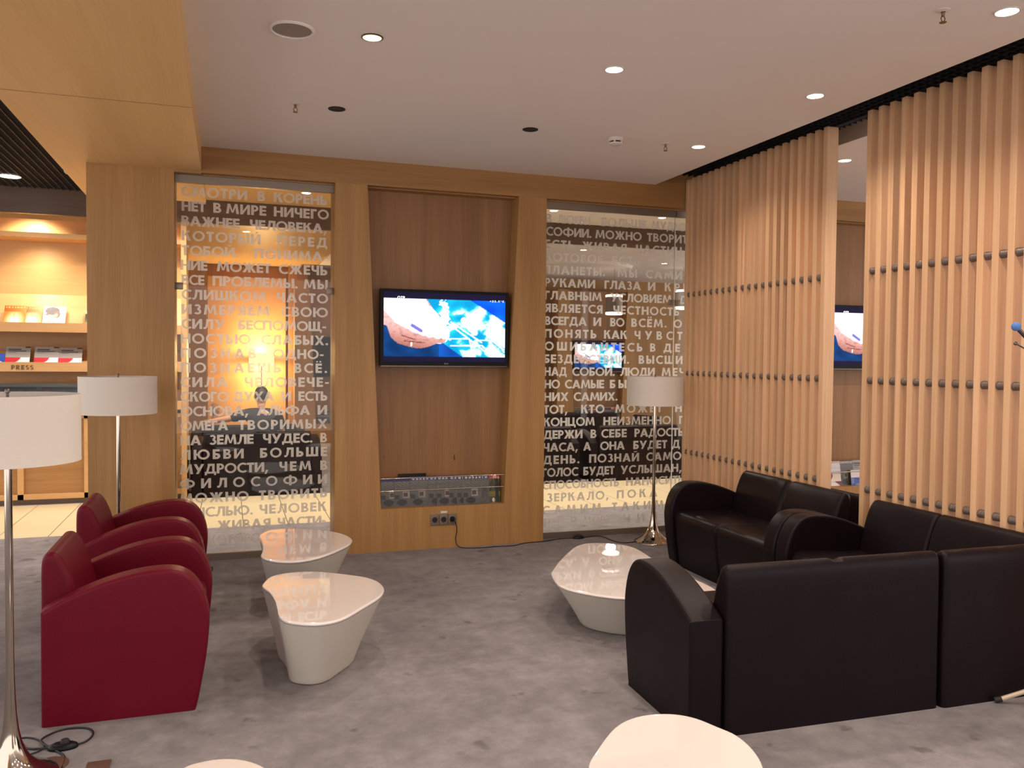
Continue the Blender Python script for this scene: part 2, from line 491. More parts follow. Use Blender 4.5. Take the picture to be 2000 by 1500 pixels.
# ------------------------------------------------------------------ lettering (bold geometric capitals drawn as strokes, cap height 1)
ST = 0.225
def _line(a, b, w=ST):
    a = Vector(a); b = Vector(b); d = (b-a).normalized(); n = Vector((-d.y, d.x))*w/2
    return [[tuple(a+n), tuple(a-n), tuple(b-n), tuple(b+n)]]
def _rect(x0, y0, x1, y1): return [[(x0,y0),(x1,y0),(x1,y1),(x0,y1)]]
def _arc(cx, cy, rx, ry, a0, a1, w=ST, n=None):
    n = n or max(6, int(abs(a1-a0)/14)); out = []
    for i in range(n):
        t0 = R(a0+(a1-a0)*i/n); t1 = R(a0+(a1-a0)*(i+1)/n)
        out.append([(cx+rx*math.cos(t0), cy+ry*math.sin(t0)), (cx+(rx-w)*math.cos(t0), cy+(ry-w)*math.sin(t0)),
                    (cx+(rx-w)*math.cos(t1), cy+(ry-w)*math.sin(t1)), (cx+rx*math.cos(t1), cy+ry*math.sin(t1))])
    return out
def _para(x0, x1, y0, y1, w):   # slanted stroke with horizontal cut ends
    return [[(x0, y0), (x0+w, y0), (x1+w, y1), (x1, y1)]]
def _bowl(x, y0, y1, wd, w=ST):  # right-hand bowl between two heights
    r = (y1-y0)/2; cy = (y0+y1)/2; xs = max(x, wd-r)
    return _rect(x, y1-w, xs, y1)+_rect(x, y0, xs, y0+w)+_arc(xs, cy, r, r, -90, 90, w)
H2 = ST/2
SL = 0.25
def glyph(c):
    s = ST
    if c == 'А': return 0.92, _para(0, .34, 0, 1, SL)+_para(.67, .33, 0, 1, SL)+_rect(.22, .2, .70, .36)
    if c == 'Б': return 0.62, _rect(0,0,s,1)+_rect(s,1-s,.56,1)+_bowl(s,0,.60,.62)
    if c in 'ВB': return 0.64, _rect(0,0,s,1)+_bowl(s,0,.56,.64,.19)+_bowl(s,.46,1,.58,.18)
    if c == 'Г': return 0.52, _rect(0,0,s,1)+_rect(s,1-s,.52,1)
    if c == 'Д': return 0.92, _rect(0,-.16,.17,.19)+_rect(.75,-.16,.92,.19)+_rect(.17,0,.75,.19)+_rect(.60,.19,.80,1)+_rect(.24,1-s,.60,1)+[[(.12,.19),(.30,.19),(.42,1-s),(.24,1-s)]]
    if c in 'ЕЁE':
        g = _rect(0,0,s,1)+_rect(s,0,.56,s)+_rect(s,1-s,.56,1)+_rect(s,.41,.54,.60)
        if c == 'Ё': g += _arc(.14,1.18,.09,.09,0,360,.09)+_arc(.42,1.18,.09,.09,0,360,.09)
        return 0.56, g
    if c == 'Ж': return 1.16, _rect(.58-H2,0,.58+H2,1)+_para(0,.30,0,.5,SL)+_para(.03,.30,1,.5,SL)+_para(1.16-SL,.86-SL,0,.5,SL)+_para(1.13-SL,.86-SL,1,.5,SL)
    if c == 'З': return 0.60, _arc(.28,.29,.31,.30,-150,90,.19)+_arc(.27,.74,.27,.27,-90,150,.18)
    if c in 'ИЙ':
        g = _rect(0,0,s,1)+_rect(.58,0,.58+s,1)+[[(s,.02),(s,.36),(.58,.98),(.58,.64)]]
        if c == 'Й': g += _arc(.39,1.26,.19,.17,190,350,.09)
        return 0.58+s, g
    if c in 'КK': return 0.74, _rect(0,0,s,1)+[[(s,.44),(s,.62),(.45,1),(.72,1)]]+[[(.30,.60),(.46,.74),(.76,0),(.49,0)]]
    if c == 'Л': return 0.80, _rect(.80-s,0,.80,1)+_rect(.22,1-s,.80-s,1)+[[(.22,1-s),(.42,1-s),(.36,.30),(.16,.26)],[(.16,.26),(.36,.30),(.22,.03),(.02,.0)],[(.02,0),(.22,.03),(.12,-.01),(0,0)],[(0,0),(0,.19),(.12,.2),(.16,.1)]]
    if c == 'М': return 1.06, [[(0,0),(.22,0),(.34,1),(.13,1)],[(.84,0),(1.06,0),(.93,1),(.72,1)],[(.20,1),(.34,1),(.58,.12),(.45,.12)],[(.86,1),(.72,1),(.48,.12),(.61,.12)]]
    if c in 'НH': return 0.78, _rect(0,0,s,1)+_rect(.78-s,0,.78,1)+_rect(s,.41,.78-s,.60)
    if c in 'ОO': return 0.98, _arc(.49,.5,.49,.52,0,360,.19,32)
    if c == 'П': return 0.78, _rect(0,0,s,1)+_rect(.78-s,0,.78,1)+_rect(s,1-s,.78-s,1)
    if c in 'РP': return 0.60, _rect(0,0,s,1)+_bowl(s,.36,1,.60,.19)
    if c == 'R': return 0.66, _rect(0,0,s,1)+_bowl(s,.40,1,.60,.19)+[[(.20,.40),(.40,.44),(.68,0),(.42,0)]]
    if c in 'СC': return 0.76, _arc(.49,.5,.49,.52,48,312,.19,22)
    if c == 'S': return 0.56, _arc(.28,.28,.28,.28,-150,90,.18)+_arc(.28,.72,.28,.28,30,270,.18)
    if c == 'Т': return 0.60, _rect(.3-H2,0,.3+H2,1-s)+_rect(0,1-s,.60,1)
    if c == 'У': return 0.84, [[(.0,1),(.24,1),(.55,.30),(.36,.20)],[(.18,0),(.40,0),(.84,1),(.61,1)]]
    if c == 'Y': return 0.80, [[(.0,1),(.24,1),(.50,.40),(.30,.40)],[(.30,.40),(.50,.40),(.80,1),(.56,1)]]+_rect(.4-H2,0,.4+H2,.42)
    if c == 'Ф': return 1.20, _rect(.6-H2,-.04,.6+H2,1.04)+_arc(.42,.5,.42,.40,90,270,.19)+_arc(.78,.5,.42,.40,-90,90,.19)+_rect(.42,.71,.78,.90)+_rect(.42,.10,.78,.29)
    if c == 'Х': return 0.84, _para(0,.60,0,1,SL)+_para(.59,.01,0,1,SL)
    if c == 'Ц': return 0.88, _rect(0,0,s,1)+_rect(.52,0,.52+s,1)+_rect(s,0,.52,s)+_rect(.72,-.18,.88,.17)
    if c == 'Ч': return 0.68, _rect(.68-s,0,.68,1)+_arc(.32,.66,.32,.32,180,270,.2)+_rect(0,.66,s,1)+_rect(.32,.34,.68-s,.54)
    if c == 'Ш': return 1.06, _rect(0,0,s,1)+_rect(.53-H2,s,.53+H2,1)+_rect(1.06-s,0,1.06,1)+_rect(s,0,1.06-s,s)
    if c == 'Щ': return 1.18, _rect(0,0,s,1)+_rect(.51-H2,s,.51+H2,1)+_rect(1.02-s,0,1.02,1)+_rect(s,0,1.02-s,s)+_rect(1.02,-.18,1.18,.17)
    if c == 'Ы': return 0.90, _rect(0,0,s,1)+_bowl(s,0,.60,.60)+_rect(.90-s,0,.90,1)
    if c == 'Ь': return 0.62, _rect(0,0,s,1)+_bowl(s,0,.60,.62)
    if c == 'Ю': return 1.30, _rect(0,0,s,1)+_rect(s,.41,.34,.60)+_arc(.80,.5,.50,.52,0,360,.2,30)
    if c == 'Я': return 0.66, _rect(.66-s,0,.66,1)+[[(.66-x, y) for x, y in q] for q in _bowl(s,.38,1,.62,.19)]+[[(.26,.42),(.46,.40),(.24,0),(-.02,0)]]
    if c == 'G': return 0.95, _arc(.52,.5,.52,.52,40,330,.2,22)+_rect(.52,.40,.98,.56)
    if c == 'L': return 0.50, _rect(0,0,s,1)+_rect(s,0,.5,s)
    if c == '2': return 0.60, _arc(.30,.70,.30,.30,-30,170,.18)+[[(.0,.0),(.24,.17),(.56,.55),(.40,.62)]]+_rect(.0,0,.6,.18)
    if c == '5': return 0.60, _arc(.28,.32,.32,.33,-150,110,.18)+_rect(.08,.52,.24,1)+_rect(.08,.82,.56,1)
    if c == '+': return 0.60, _rect(.21,.2,.39,.8)+_rect(0,.41,.21,.59)+_rect(.39,.41,.6,.59)
    if c == '°': return 0.34, _arc(.17,.83,.17,.17,0,360,.09,12)
    if c == '.': return 0.24, _arc(.12,.11,.12,.12,0,360,.12,10)
    if c == ',': return 0.26, [[(0,-.22),(.13,-.22),(.30,.20),(.08,.20)]]
    if c == '-': return 0.34, _rect(0,.32,.34,.50)
    return 0.4, []
def lettering(mb, text, x0, x1, base, cap, y, mi=0, stretch=1.18):
    """one word filling x0..x1, standing at height base on the plane Y = y"""
    gs = [glyph(c) for c in text]
    nat = sum(g[0] for g in gs)*cap
    n = len(gs)
    sx = stretch
    gap = (x1-x0-nat*sx)/(n-1) if n > 1 else 0
    if n > 1 and gap < 0.05*cap:
        sx = (x1-x0-0.05*cap*(n-1))/nat; gap = 0.05*cap
    if n == 1: sx = min(1.25, max(0.6, (x1-x0)/nat))
    x = x0
    for w, polys in gs:
        for q in polys:
            mb.add([(x+px*cap*sx, y, base+pz*cap) for px, pz in q], [tuple(range(len(q)))], mi)
        x += w*cap*sx+gap
TEXT_LEFT = [
    (2.538, [('СМОТРИ', -0.308, 0.124), ('В', 0.194, 0.244), ('КОРЕНЬ', 0.304, 0.677)]),
    (2.4367, [('НЕТ', -0.308, -0.152), ('В', -0.102, -0.05), ('МИРЕ', -0.018, 0.252), ('НИЧЕГО', 0.304, 0.689)]),
    (2.3354, [('ВАЖНЕЕ', -0.309, 0.072), ('ЧЕЛОВЕКА,', 0.141, 0.672)]),
    (2.2341, [('КОТОРЫЙ', -0.309, 0.213), ('ПЕРЕД', 0.329, 0.678)]),
    (2.1328, [('ТОБОЙ.', -0.309, 0.064), ('ПОНИМА-', 0.17, 0.681)]),
    (2.0315, [('НИЕ', -0.315, -0.14), ('МОЖЕТ', -0.08, 0.283), ('СЖЕЧЬ', 0.339, 0.679)]),
    (1.9302, [('ВСЕ', -0.31, -0.161), ('ПРОБЛЕМЫ.', -0.108, 0.47), ('МЫ', 0.51, 0.682)]),
    (1.8289, [('СЛИШКОМ', -0.31, 0.247), ('ЧАСТО', 0.325, 0.685)]),
    (1.7276, [('ИЗМЕРЯЕМ', -0.31, 0.275), ('СВОЮ', 0.358, 0.684)]),
    (1.6263, [('СИЛУ', -0.311, -0.027), ('БЕСПОМОЩ-', 0.063, 0.671)]),
    (1.525, [('НОСТЬЮ', -0.316, 0.146), ('СЛАБЫХ.', 0.219, 0.686)]),
    (1.4237, [('ПОЗНАВ', -0.316, 0.182), ('ОДНО-', 0.297, 0.654)]),
    (1.3224, [('ПОЗНАЕШЬ', -0.317, 0.354), ('ВСЁ.', 0.445, 0.68)]),
    (1.2211, [('СИЛА', -0.317, -0.008), ('ЧЕЛОВЕЧЕ-', 0.106, 0.692)]),
    (1.1198, [('СКОГО', -0.318, -0.003), ('ДУХА', 0.027, 0.306), ('И', 0.356, 0.423), ('ЕСТЬ', 0.476, 0.681)]),
    (1.0185, [('ОСНОВА,', -0.318, 0.127), ('АЛЬФА', 0.188, 0.558), ('И', 0.612, 0.68)]),
    (0.9172, [('ОМЕГА', -0.318, -0.006), ('ТВОРИМЫХ', 0.063, 0.681)]),
    (0.8159, [('НА', -0.319, -0.185), ('ЗЕМЛЕ', -0.131, 0.166), ('ЧУДЕС.', 0.23, 0.576), ('В', 0.632, 0.679)]),
    (0.7146, [('ЛЮБВИ', -0.319, 0.099), ('БОЛЬШЕ', 0.21, 0.681)]),
    (0.6133, [('МУДРОСТИ,', -0.324, 0.264), ('ЧЕМ', 0.343, 0.568), ('В', 0.632, 0.682)]),
    (0.512, [('ФИЛОСОФИИ', -0.324, 0.681)]),
    (0.4107, [('МОЖНО', -0.325, 0.132), ('ТВОРИТЬ', 0.202, 0.682)]),
    (0.3094, [('МЫСЛЬЮ.', -0.325, 0.162), ('ЧЕЛОВЕК', 0.206, 0.677)]),
    (0.2081, [('-', -0.317, -0.293), ('ЖИВАЯ', -0.08, 0.283), ('ЧАСТИ-', 0.332, 0.671)]),
    (0.1068, [('ЦА', -0.325, -0.186), ('КОТОРОЕ', -0.138, 0.256), ('ЕСТЬ', 0.324, 0.672)]),
]
TEXT_RIGHT = [
    (2.519, [('В', 2.37, 2.426), ('ЛЮБВИ', 2.475, 2.761), ('БОЛЬШЕ', 2.855, 3.261), ('МУДРОСТИ', 3.311, 3.793)]),
    (2.4179, [('СОФИИ.', 2.378, 2.769), ('МОЖНО', 2.803, 3.22), ('ТВОРИТЬ', 3.27, 3.707)]),
    (2.3168, [('ЕСТЬ', 2.369, 2.619), ('ЖИВАЯ', 2.689, 3.086), ('ЧАСТИЦА', 3.169, 3.694)]),
    (2.2157, [('КОТОРОЕ', 2.367, 2.873), ('ЕСТЬ', 2.959, 3.206), ('СИЛЫ', 3.284, 3.622)]),
    (2.1146, [('ПЛАНЕТЫ.', 2.355, 2.895), ('МЫ', 3.005, 3.183), ('САМИ', 3.264, 3.602)]),
    (2.0135, [('РУКАМИ', 2.37, 2.808), ('ГЛАЗА', 2.89, 3.22), ('И', 3.284, 3.355), ('КРИК', 3.441, 3.774)]),
    (1.9124, [('ГЛАВНЫМ', 2.371, 2.868), ('УСЛОВИЕМ', 2.946, 3.508), ('ДЛЯ', 3.577, 3.805)]),
    (1.8113, [('ЯВЛЯЕТСЯ', 2.372, 2.876), ('ЧЕСТНОСТЬ', 2.972, 3.582)]),
    (1.7102, [('ВСЕГДА', 2.373, 2.738), ('И', 2.796, 2.867), ('ВО', 2.946, 3.074), ('ВСЁМ.', 3.137, 3.464), ('ОСТ', 3.529, 3.757)]),
    (1.6091, [('ПОНЯТЬ', 2.371, 2.824), ('КАК', 2.892, 3.1), ('ЧУВСТВ', 3.167, 3.707)]),
    (1.508, [('ОШИБАЙТЕСЬ', 2.375, 3.242), ('В', 3.313, 3.363), ('ДЕЙ', 3.439, 3.694)]),
    (1.4069, [('БЕЗДЕЙСТВИИ.', 2.37, 3.121), ('ВЫСШИЙ', 3.209, 3.704)]),
    (1.3058, [('НАД', 2.375, 2.569), ('СОБОЙ.', 2.616, 2.993), ('ЛЮДИ', 3.042, 3.36), ('МЕЧТ', 3.424, 3.713)]),
    (1.2047, [('НО', 2.376, 2.511), ('САМЫЕ', 2.554, 2.898), ('БЫЛИ', 2.95, 3.286)]),
    (1.1036, [('НИХ', 2.374, 2.585), ('САМИХ.', 2.632, 3.021)]),
    (1.0025, [('ТОТ,', 2.372, 2.576), ('КТО', 2.697, 2.905), ('МОЖЕТ', 3.001, 3.433), ('НЕ', 3.557, 3.719)]),
    (0.9014, [('КОНЦОМ', 2.373, 2.82), ('НЕИЗМЕННО', 2.896, 3.518), ('ПО', 3.595, 3.758)]),
    (0.8003, [('ДЕРЖИ', 2.374, 2.713), ('В', 2.784, 2.836), ('СЕБЕ', 2.88, 3.109), ('РАДОСТЬ', 3.18, 3.641)]),
    (0.6992, [('ЧАСА,', 2.372, 2.671), ('А', 2.721, 2.789), ('ОНА', 2.871, 3.093), ('БУДЕТ', 3.171, 3.486), ('ДЕ', 3.533, 3.672)]),
    (0.5981, [('ДЕНЬ.', 2.373, 2.689), ('ПОЗНАЙ', 2.774, 3.225), ('САМОГО', 3.293, 3.763)]),
    (0.497, [('ГОЛОС', 2.368, 2.677), ('БУДЕТ', 2.724, 3.002), ('УСЛЫШАН,', 3.058, 3.625)]),
    (0.3959, [('СПОСОБНОСТЬ', 2.369, 3.045), ('НАНОСИТЬ', 3.108, 3.648)]),
    (0.2948, [('ЗЕРКАЛО,', 2.409, 2.949), ('ПОКА', 3.026, 3.402)]),
    (0.1937, [('САМИМ', 2.371, 2.889), ('ТАКИМ', 2.982, 3.462)]),
    (0.0926, [('НЕТ', 2.385, 2.531), ('В', 2.618, 2.696), ('МИРЕ.', 2.726, 2.998), ('НИЧ', 3.085, 3.406)]),
]
# ------------------------------------------------------------------ the setting
YW = 6.136          # face of the oak wall
YB = 6.43           # its back
YG = 6.226          # glass plane
ZC = 2.866          # white ceiling
M['grid_edge'] = plain('painted_ceiling_edge', lin(150, 134, 122), 0.6)
def sbox(name, x0, x1, y0, y1, z0, z1, mat, parent=None):
    m = MB(); m.box(x0, x1, y0, y1, z0, z1)
    o = m.build(name, mat, parent)
    if parent is None: struct(o)
    return o
sbox('floor', -6, 9, -4, 7.39, -0.06, 0, M['carpet'])
sbox('floor_corridor', -6, 12, 7.39, 8.95, -0.06, 0, M['tile'])
sbox('floor_lounge', -6, 12, 8.95, 16, -0.06, 0, M['carpet'])
sbox('ceiling', -0.177, 3.29, -4, YW, ZC, 2.99, M['ceil'])
sbox('ceiling_right', 3.80, 9, -4, YW, ZC, 2.99, M['ceil'])
sbox('ceiling_soffit', -1.07, -0.177, -4, 7.39, 2.70, 3.10, M['oak_soffit'])
sbox('ceiling_corridor', 1.2, 12, YB, 9.1, 3.0, 3.06, M['ceil'])
sbox('ceiling_corridor_oak', -1.07, 1.2, YB, 9.1, 3.0, 3.06, M['oak_soffit'])
sbox('ceiling_lounge', 1.4, 12, 9.14, 16, 2.93, 2.99, M['ceil'])
sbox('ceiling_lounge_oak', -6, 1.4, 9.14, 16, 2.93, 2.99, M['oak_soffit'])
# open-cell black grid ceilings
def grid(name, x0, x1, y0, y1, z, px, py, h, t=0.0035):
    m = MB()
    m.box(x0, x1, y0, y1, z+0.10, z+0.13, 0)
    n = int((x1-x0)/px)
    for i in range(1, n):
        x = x0+i*px; m.box(x-t/2, x+t/2, y0, y1, z, z+h, 1)
    n = int((y1-y0)/py)
    for i in range(1, n):
        y = y0+i*py; m.box(x0, x1, y-t/3, y+t/3, z+0.004, z+h, 0)
    return m
g = grid('g', 3.29, 3.80, -1.0, YW, 2.955, 0.051, 0.051, 0.045).build('ceiling_grid_right', [M['black_grid'], M['black_grid']]); struct(g)
g = grid('g', -4.2, -1.07, 1.0, 9.0, 3.0, 0.060, 0.030, 0.05).build('ceiling_grid_left', [M['black_grid'], M['grid_lit_blade']]); struct(g)
sbox('trim_7', -1.068, -0.179, 4.585, 4.587, 2.6985, 2.7005, M['oak_dark'])
# aluminium edge of the right-hand ceiling
sbox('trim_1', 3.792, 3.80, -1, YW, 2.862, 2.985, M['grid_edge'])
# oak column on the left and the long header over the glass
sbox('wall_left', -0.886, -0.35, YW, YB, 0, 2.70, M['oak'])
sbox('trim_2', -0.177, 8.9, YW, YW+0.06, 2.69, 3.10, M['oak_x'])
sbox('trim_3', -0.35, 8.9, YW+0.06, YB, 2.682, 3.10, M['oak_x'])
sbox('trim_4', -0.35, -0.177, YW, YW+0.06, 2.682, 2.70, M['oak_x'])

def wall_panel(name, dx=0.0, dy=0.0):
    """oak panel with a tapered niche for the television and the magazine rack"""
    y0 = YW+dy; y1 = YW+0.155+dy
    def sh(p): return [(x+dx, z) for x, z in p]
    m = MB()
    m.prism_y(sh([(.726, 0), (2.347, 0), (2.347, .318), (.726, .318)]), y0, YB+dy)
    m.prism_y(sh([(.726, .318), (1.064, .318), (.955, 2.69), (.726, 2.69)]), y0, y1)
    m.prism_y(sh([(2.019, .318), (2.347, .318), (2.347, 2.69), (2.119, 2.69)]), y0, y1)
    m.prism_y(sh([(.726, .318), (2.347, .318), (2.347, 2.69), (.726, 2.69)]), y1, YB+dy, 1)
    return struct(m.build(name, [M['oak'], M['oak_dark']]))
wall_panel('wall_back')
wall_panel('wall_back_right', 4.03)
sbox('wall_back_end', 6.377, 8.9, YW, YB, 0, 2.69, M['oak'])

# glass walls with their frosted sentences
def glass_wall(name, x0, x1, words, clamps):
    m = MB(); m.box(x0, x1, YG, YG+0.010, 0.045, 2.632)
    m.mi = [0, 0, 0, 1, 0, 1]
    w = struct(m.build(name, [M['glass'], M['edge']]))
    sbox('top_rail', x0, x1, YG-0.012, YG+0.022, 2.630, 2.682, M['alu'], w)
    sbox('bottom_rail', x0, x1, YG-0.012, YG+0.022, 0.0, 0.046, M['alu'], w)
    for (a, b) in clamps:
        c = MB(); c.box(a, b, YG-0.012, YG+0.022, 1.897, 1.944)
        c.build('glass_clamp', M['alu'], w, bevel=0.002)
    t = MB()
    for base, row in words:
        for txt, a, b in row:
            lettering(t, txt, a, b, base, 0.069, YG-0.0012)
    if t.v:
        # keep the letters that stand on this pane
        keep = [k for k, f in enumerate(t.f) if x0-0.02 <= sum(t.v[i][0] for i in f)/len(f) <= x1]
        q = MB()
        for k in keep: q.add([t.v[i] for i in t.f[k]], [tuple(range(len(t.f[k])))])
        q.build('frosted_lettering', M['film'], w)
    return w
glass_wall('window_1', -0.349, 0.725, TEXT_LEFT, [(-0.352, -0.300), (0.675, 0.7255)])
glass_wall('window_2', 2.348, 3.530, TEXT_RIGHT, [(3.48, 3.528)])
glass_wall('window_3', 3.536, 4.755, TEXT_RIGHT, [(3.538, 3.586)])

# corridor and far lounge
sbox('trim_5', -6, 12, 9.0, 9.04, 2.765, 3.06, M['header'])
wf = MB()
wf.box(-6, 12, 14.6, 14.75, 0, 2.93)
struct(wf.build('wall_far', M['oak']))
pn = MB(); pn.box(-0.33, 0.90, 14.50, 14.60, 0, 2.72)
struct(pn.build('wall_far_panel', M['birch']))
pn = MB(); pn.box(0.94, 1.25, 14.40, 14.60, 0, 2.93); pn.box(2.6, 3.4, 14.40, 14.60, 0, 2.93); pn.box(3.9, 5.2, 14.45, 14.60, 0, 2.93)
struct(pn.build('wall_far_pilaster', M['oak']))
wall_panel('wall_far_niche', 4.90, 7.95)
wall_panel('wall_far_niche_left', 0.29, 7.95)
sbox('trim_6', -0.62, -0.34, 14.3, 14.6, 0, 2.93, M['oak_dark'])

# ------------------------------------------------------------------ ceiling fittings
def downlight(x, y, z, state, label, group, r=0.041, watts=None, colour=WARM, aim=(0, 0), cone=144):
    t = tag(empty('downlight', (x, y, z)), label, 'ceiling light', group)
    ring = MB(); n = 32
    ring.lathe([(r+0.008, 0.0), (r+0.008, -0.003), (r+0.002, -0.005), (r, -0.002), (r, 0.0)], n=n, cap0=False, cap1=False)
    ring.build('trim_ring', M['black_matt'] if state == 'off' else (M['brass'] if state == 'deep' else M['white_plastic']), t, smooth=50)
    d = MB(); d.lathe([(r, -0.0035), (r*0.6, -0.003)], n=n)
    d.build('lens', {'off': M['black_matt'], 'on': M['lamp_on'], 'deep': M['lamp_soft'], 'cool': M['lamp_cool']}[state], t)
    if state != 'off':
        L = bpy.data.lights.new('bulb', 'SPOT'); L.energy = watts or SPOT_W; L.color = colour[:3]
        L.spot_size = R(cone); L.spot_blend = 0.85; L.shadow_soft_size = r*0.8
        o = bpy.data.objects.new('bulb', L); COL.objects.link(o); o.parent = t
        o.location = (0, 0, -0.02)
        o.rotation_euler = (aim[0], aim[1], 0)
    return t
DG = 'recessed downlights in the white ceiling'
downlight(0.605, 3.775, ZC, 'deep', 'yellowish deep-set downlight beside the round ceiling speaker', DG, watts=SPOT_W*1.1)
downlight(1.790, 3.775, ZC, 'on', 'lit downlight with an orange rim in the middle of the white ceiling', DG)
downlight(2.975, 3.775, ZC, 'on', 'lit downlight above the sofa, second along the dark grid strip', DG)
downlight(2.965, 4.936, ZC, 'on', 'small lit downlight nearest the glass wall, next to a sprinkler', DG, watts=SPOT_W*0.6)
downlight(2.978, 2.611, ZC, 'on', 'large bright downlight in the top right corner of the photo', DG)
downlight(0.588, 4.925, ZC, 'off', 'unlit dark downlight hole left of the television, by a sprinkler', DG)
downlight(1.775, 4.940, ZC, 'off', 'unlit dark downlight hole right of centre, near the smoke detector', DG)
downlight(4.128, 4.906, ZC, 'on', 'lit downlight seen through the gap between the slatted screens', 'downlights beyond the slatted screens')
# the same row of fittings continues over and behind the camera
for x, y in ((0.60, 2.61), (1.79, 2.61), (0.60, 1.45), (1.79, 1.45), (2.97, 1.45), (1.79, 0.25), (0.60, 0.25), (2.97, 0.25)):
    downlight(x, y, ZC, 'on', 'recessed downlight in the ceiling above and behind the camera', 'downlights above the camera')
for x, y in ((4.13, 3.75), (5.3, 3.75), (5.3, 4.9)):
    downlight(x, y, ZC, 'on', 'recessed downlight over the room behind the slatted screens', 'downlights over the room behind the screens')
# corridor
for x, y, lb in ((3.244, 8.27, 'lit downlight over the corridor seen at the top left of the right glass wall'),
                 (4.509, 8.24, 'lit downlight over the corridor seen at the top right of the right glass wall')):
    downlight(x, y, 3.0, 'on', lb, 'corridor downlights', watts=SPOT_W*3.9, colour=NEUTRAL, cone=156)
for x, y in ((1.98, 8.25), (0.7, 8.25), (-0.58, 8.25), (5.8, 8.25)):  # extra lamps added along the row to brighten corridor and lettering
    downlight(x, y, 3.0, 'on', 'extra downlight added to brighten the tiled corridor behind the oak wall', 'added downlights over the corridor', watts=SPOT_W*3.9, colour=NEUTRAL, cone=156)
downlight(-1.825, 8.44, 2.998, 'cool', 'large white corridor lamp in the black grid at the left edge', 'lamps in the black grid', r=0.085, watts=SPOT_W*1.1, colour=NEUTRAL)
for x, y in ((-3.2, 8.3), (-1.9, 6.9), (-3.2, 6.8), (-1.9, 4.6)):
    downlight(x, y, 2.998, 'cool', 'large white lamp in the black grid beyond the left edge', 'lamps in the black grid out of frame', r=0.085, watts=SPOT_W*1.0, colour=NEUTRAL)
# far lounge: made-up downlights, added so the room is lit
for x, y in ((0.2, 10.6), (2.2, 11.6), (4.6, 10.6), (6.4, 11.6), (5.2, 13.2), (2.4, 13.4)):
    downlight(x, y, 2.93, 'on', 'made-up downlight added to light the far lounge', 'added downlights in the far lounge', watts=SPOT_W*0.9)

def ceiling_speaker():
    t = tag(empty('ceiling_speaker', (0.262, 3.805, ZC)), 'round white speaker grille set in the ceiling at upper left', 'speaker')
    m = MB(); m.lathe([(0.098, 0), (0.098, -0.004), (0.090, -0.009), (0.084, -0.006), (0.084, 0)], n=48, cap0=False, cap1=False)
    m.build('rim', M['ceil'], t, smooth=50)
    m = MB(); m.lathe([(0.0845, -0.003), (0.06, -0.0045), (0.02, -0.005)], n=48)
    m.build('grille', plain('speaker_mesh', lin(150, 138, 128), 0.8, noise=0.25, nscale=500), t, smooth=50)
ceiling_speaker()
def sprinkler(x, y, label):
    t = tag(empty('sprinkler', (x, y, ZC)), label, 'sprinkler', 'ceiling sprinklers')
    m = MB(); m.lathe([(0.026, 0), (0.026, -0.003), (0.010, -0.008), (0.010, 0)], n=20); m.build('escutcheon', M['white_plastic'], t, smooth=40)
    m = MB(); m.lathe([(0.007, -0.006), (0.007, -0.022), (0.004, -0.026)], n=12)
    for s in (-1, 1): m.tube([(s*0.004, 0, -0.022), (s*0.011, 0, -0.034), (s*0.004, 0, -0.048)], 0.0022, 6)
    m.build('frame', M['brass'], t, smooth=40)
    m = MB(); m.lathe([(0.014, -0.048), (0.014, -0.050)], n=16); m.build('deflector', M['brass'], t)
sprinkler(0.356, 4.902, 'small brass sprinkler head left of the unlit downlights')
sprinkler(2.721, 4.941, 'small brass sprinkler head between smoke detector and lit downlight')
sprinkler(2.730, 2.690, 'brass sprinkler head at the top right, beside the brightest downlight')
def smoke_detector():
    t = tag(empty('smoke_detector', (2.361, 4.941, ZC)), 'white round smoke detector on the ceiling before the oak header', 'smoke detector')
    m = MB(); m.lathe([(0.046, 0), (0.048, -0.012), (0.048, -0.022)], n=32); m.build('base', M['white_plastic'], t, smooth=40)
    m = MB(); m.lathe([(0.034, -0.022), (0.034, -0.032)], n=32); m.build('vent_slot', M['black_matt'], t)
    m = MB(); m.lathe([(0.044, -0.032), (0.043, -0.040), (0.030, -0.046)], n=32)
    for k in range(5):
        a = 2*math.pi*k/5+0.3
        m.box(0.040*math.cos(a)-0.005, 0.040*math.cos(a)+0.005, 0.040*math.sin(a)-0.005, 0.040*math.sin(a)+0.005, -0.034, -0.020)
    m.build('cap', M['white_plastic'], t, smooth=40)
smoke_detector()
def motion_sensor():
    m = MB(); m.box(-1.098, -1.07, 6.62, 6.70, 2.72, 2.75); 
    tag(m.build('motion_sensor', M['white_plastic'], bevel=0.006), 'tiny white sensor on the left edge of the oak soffit', 'sensor')
motion_sensor()
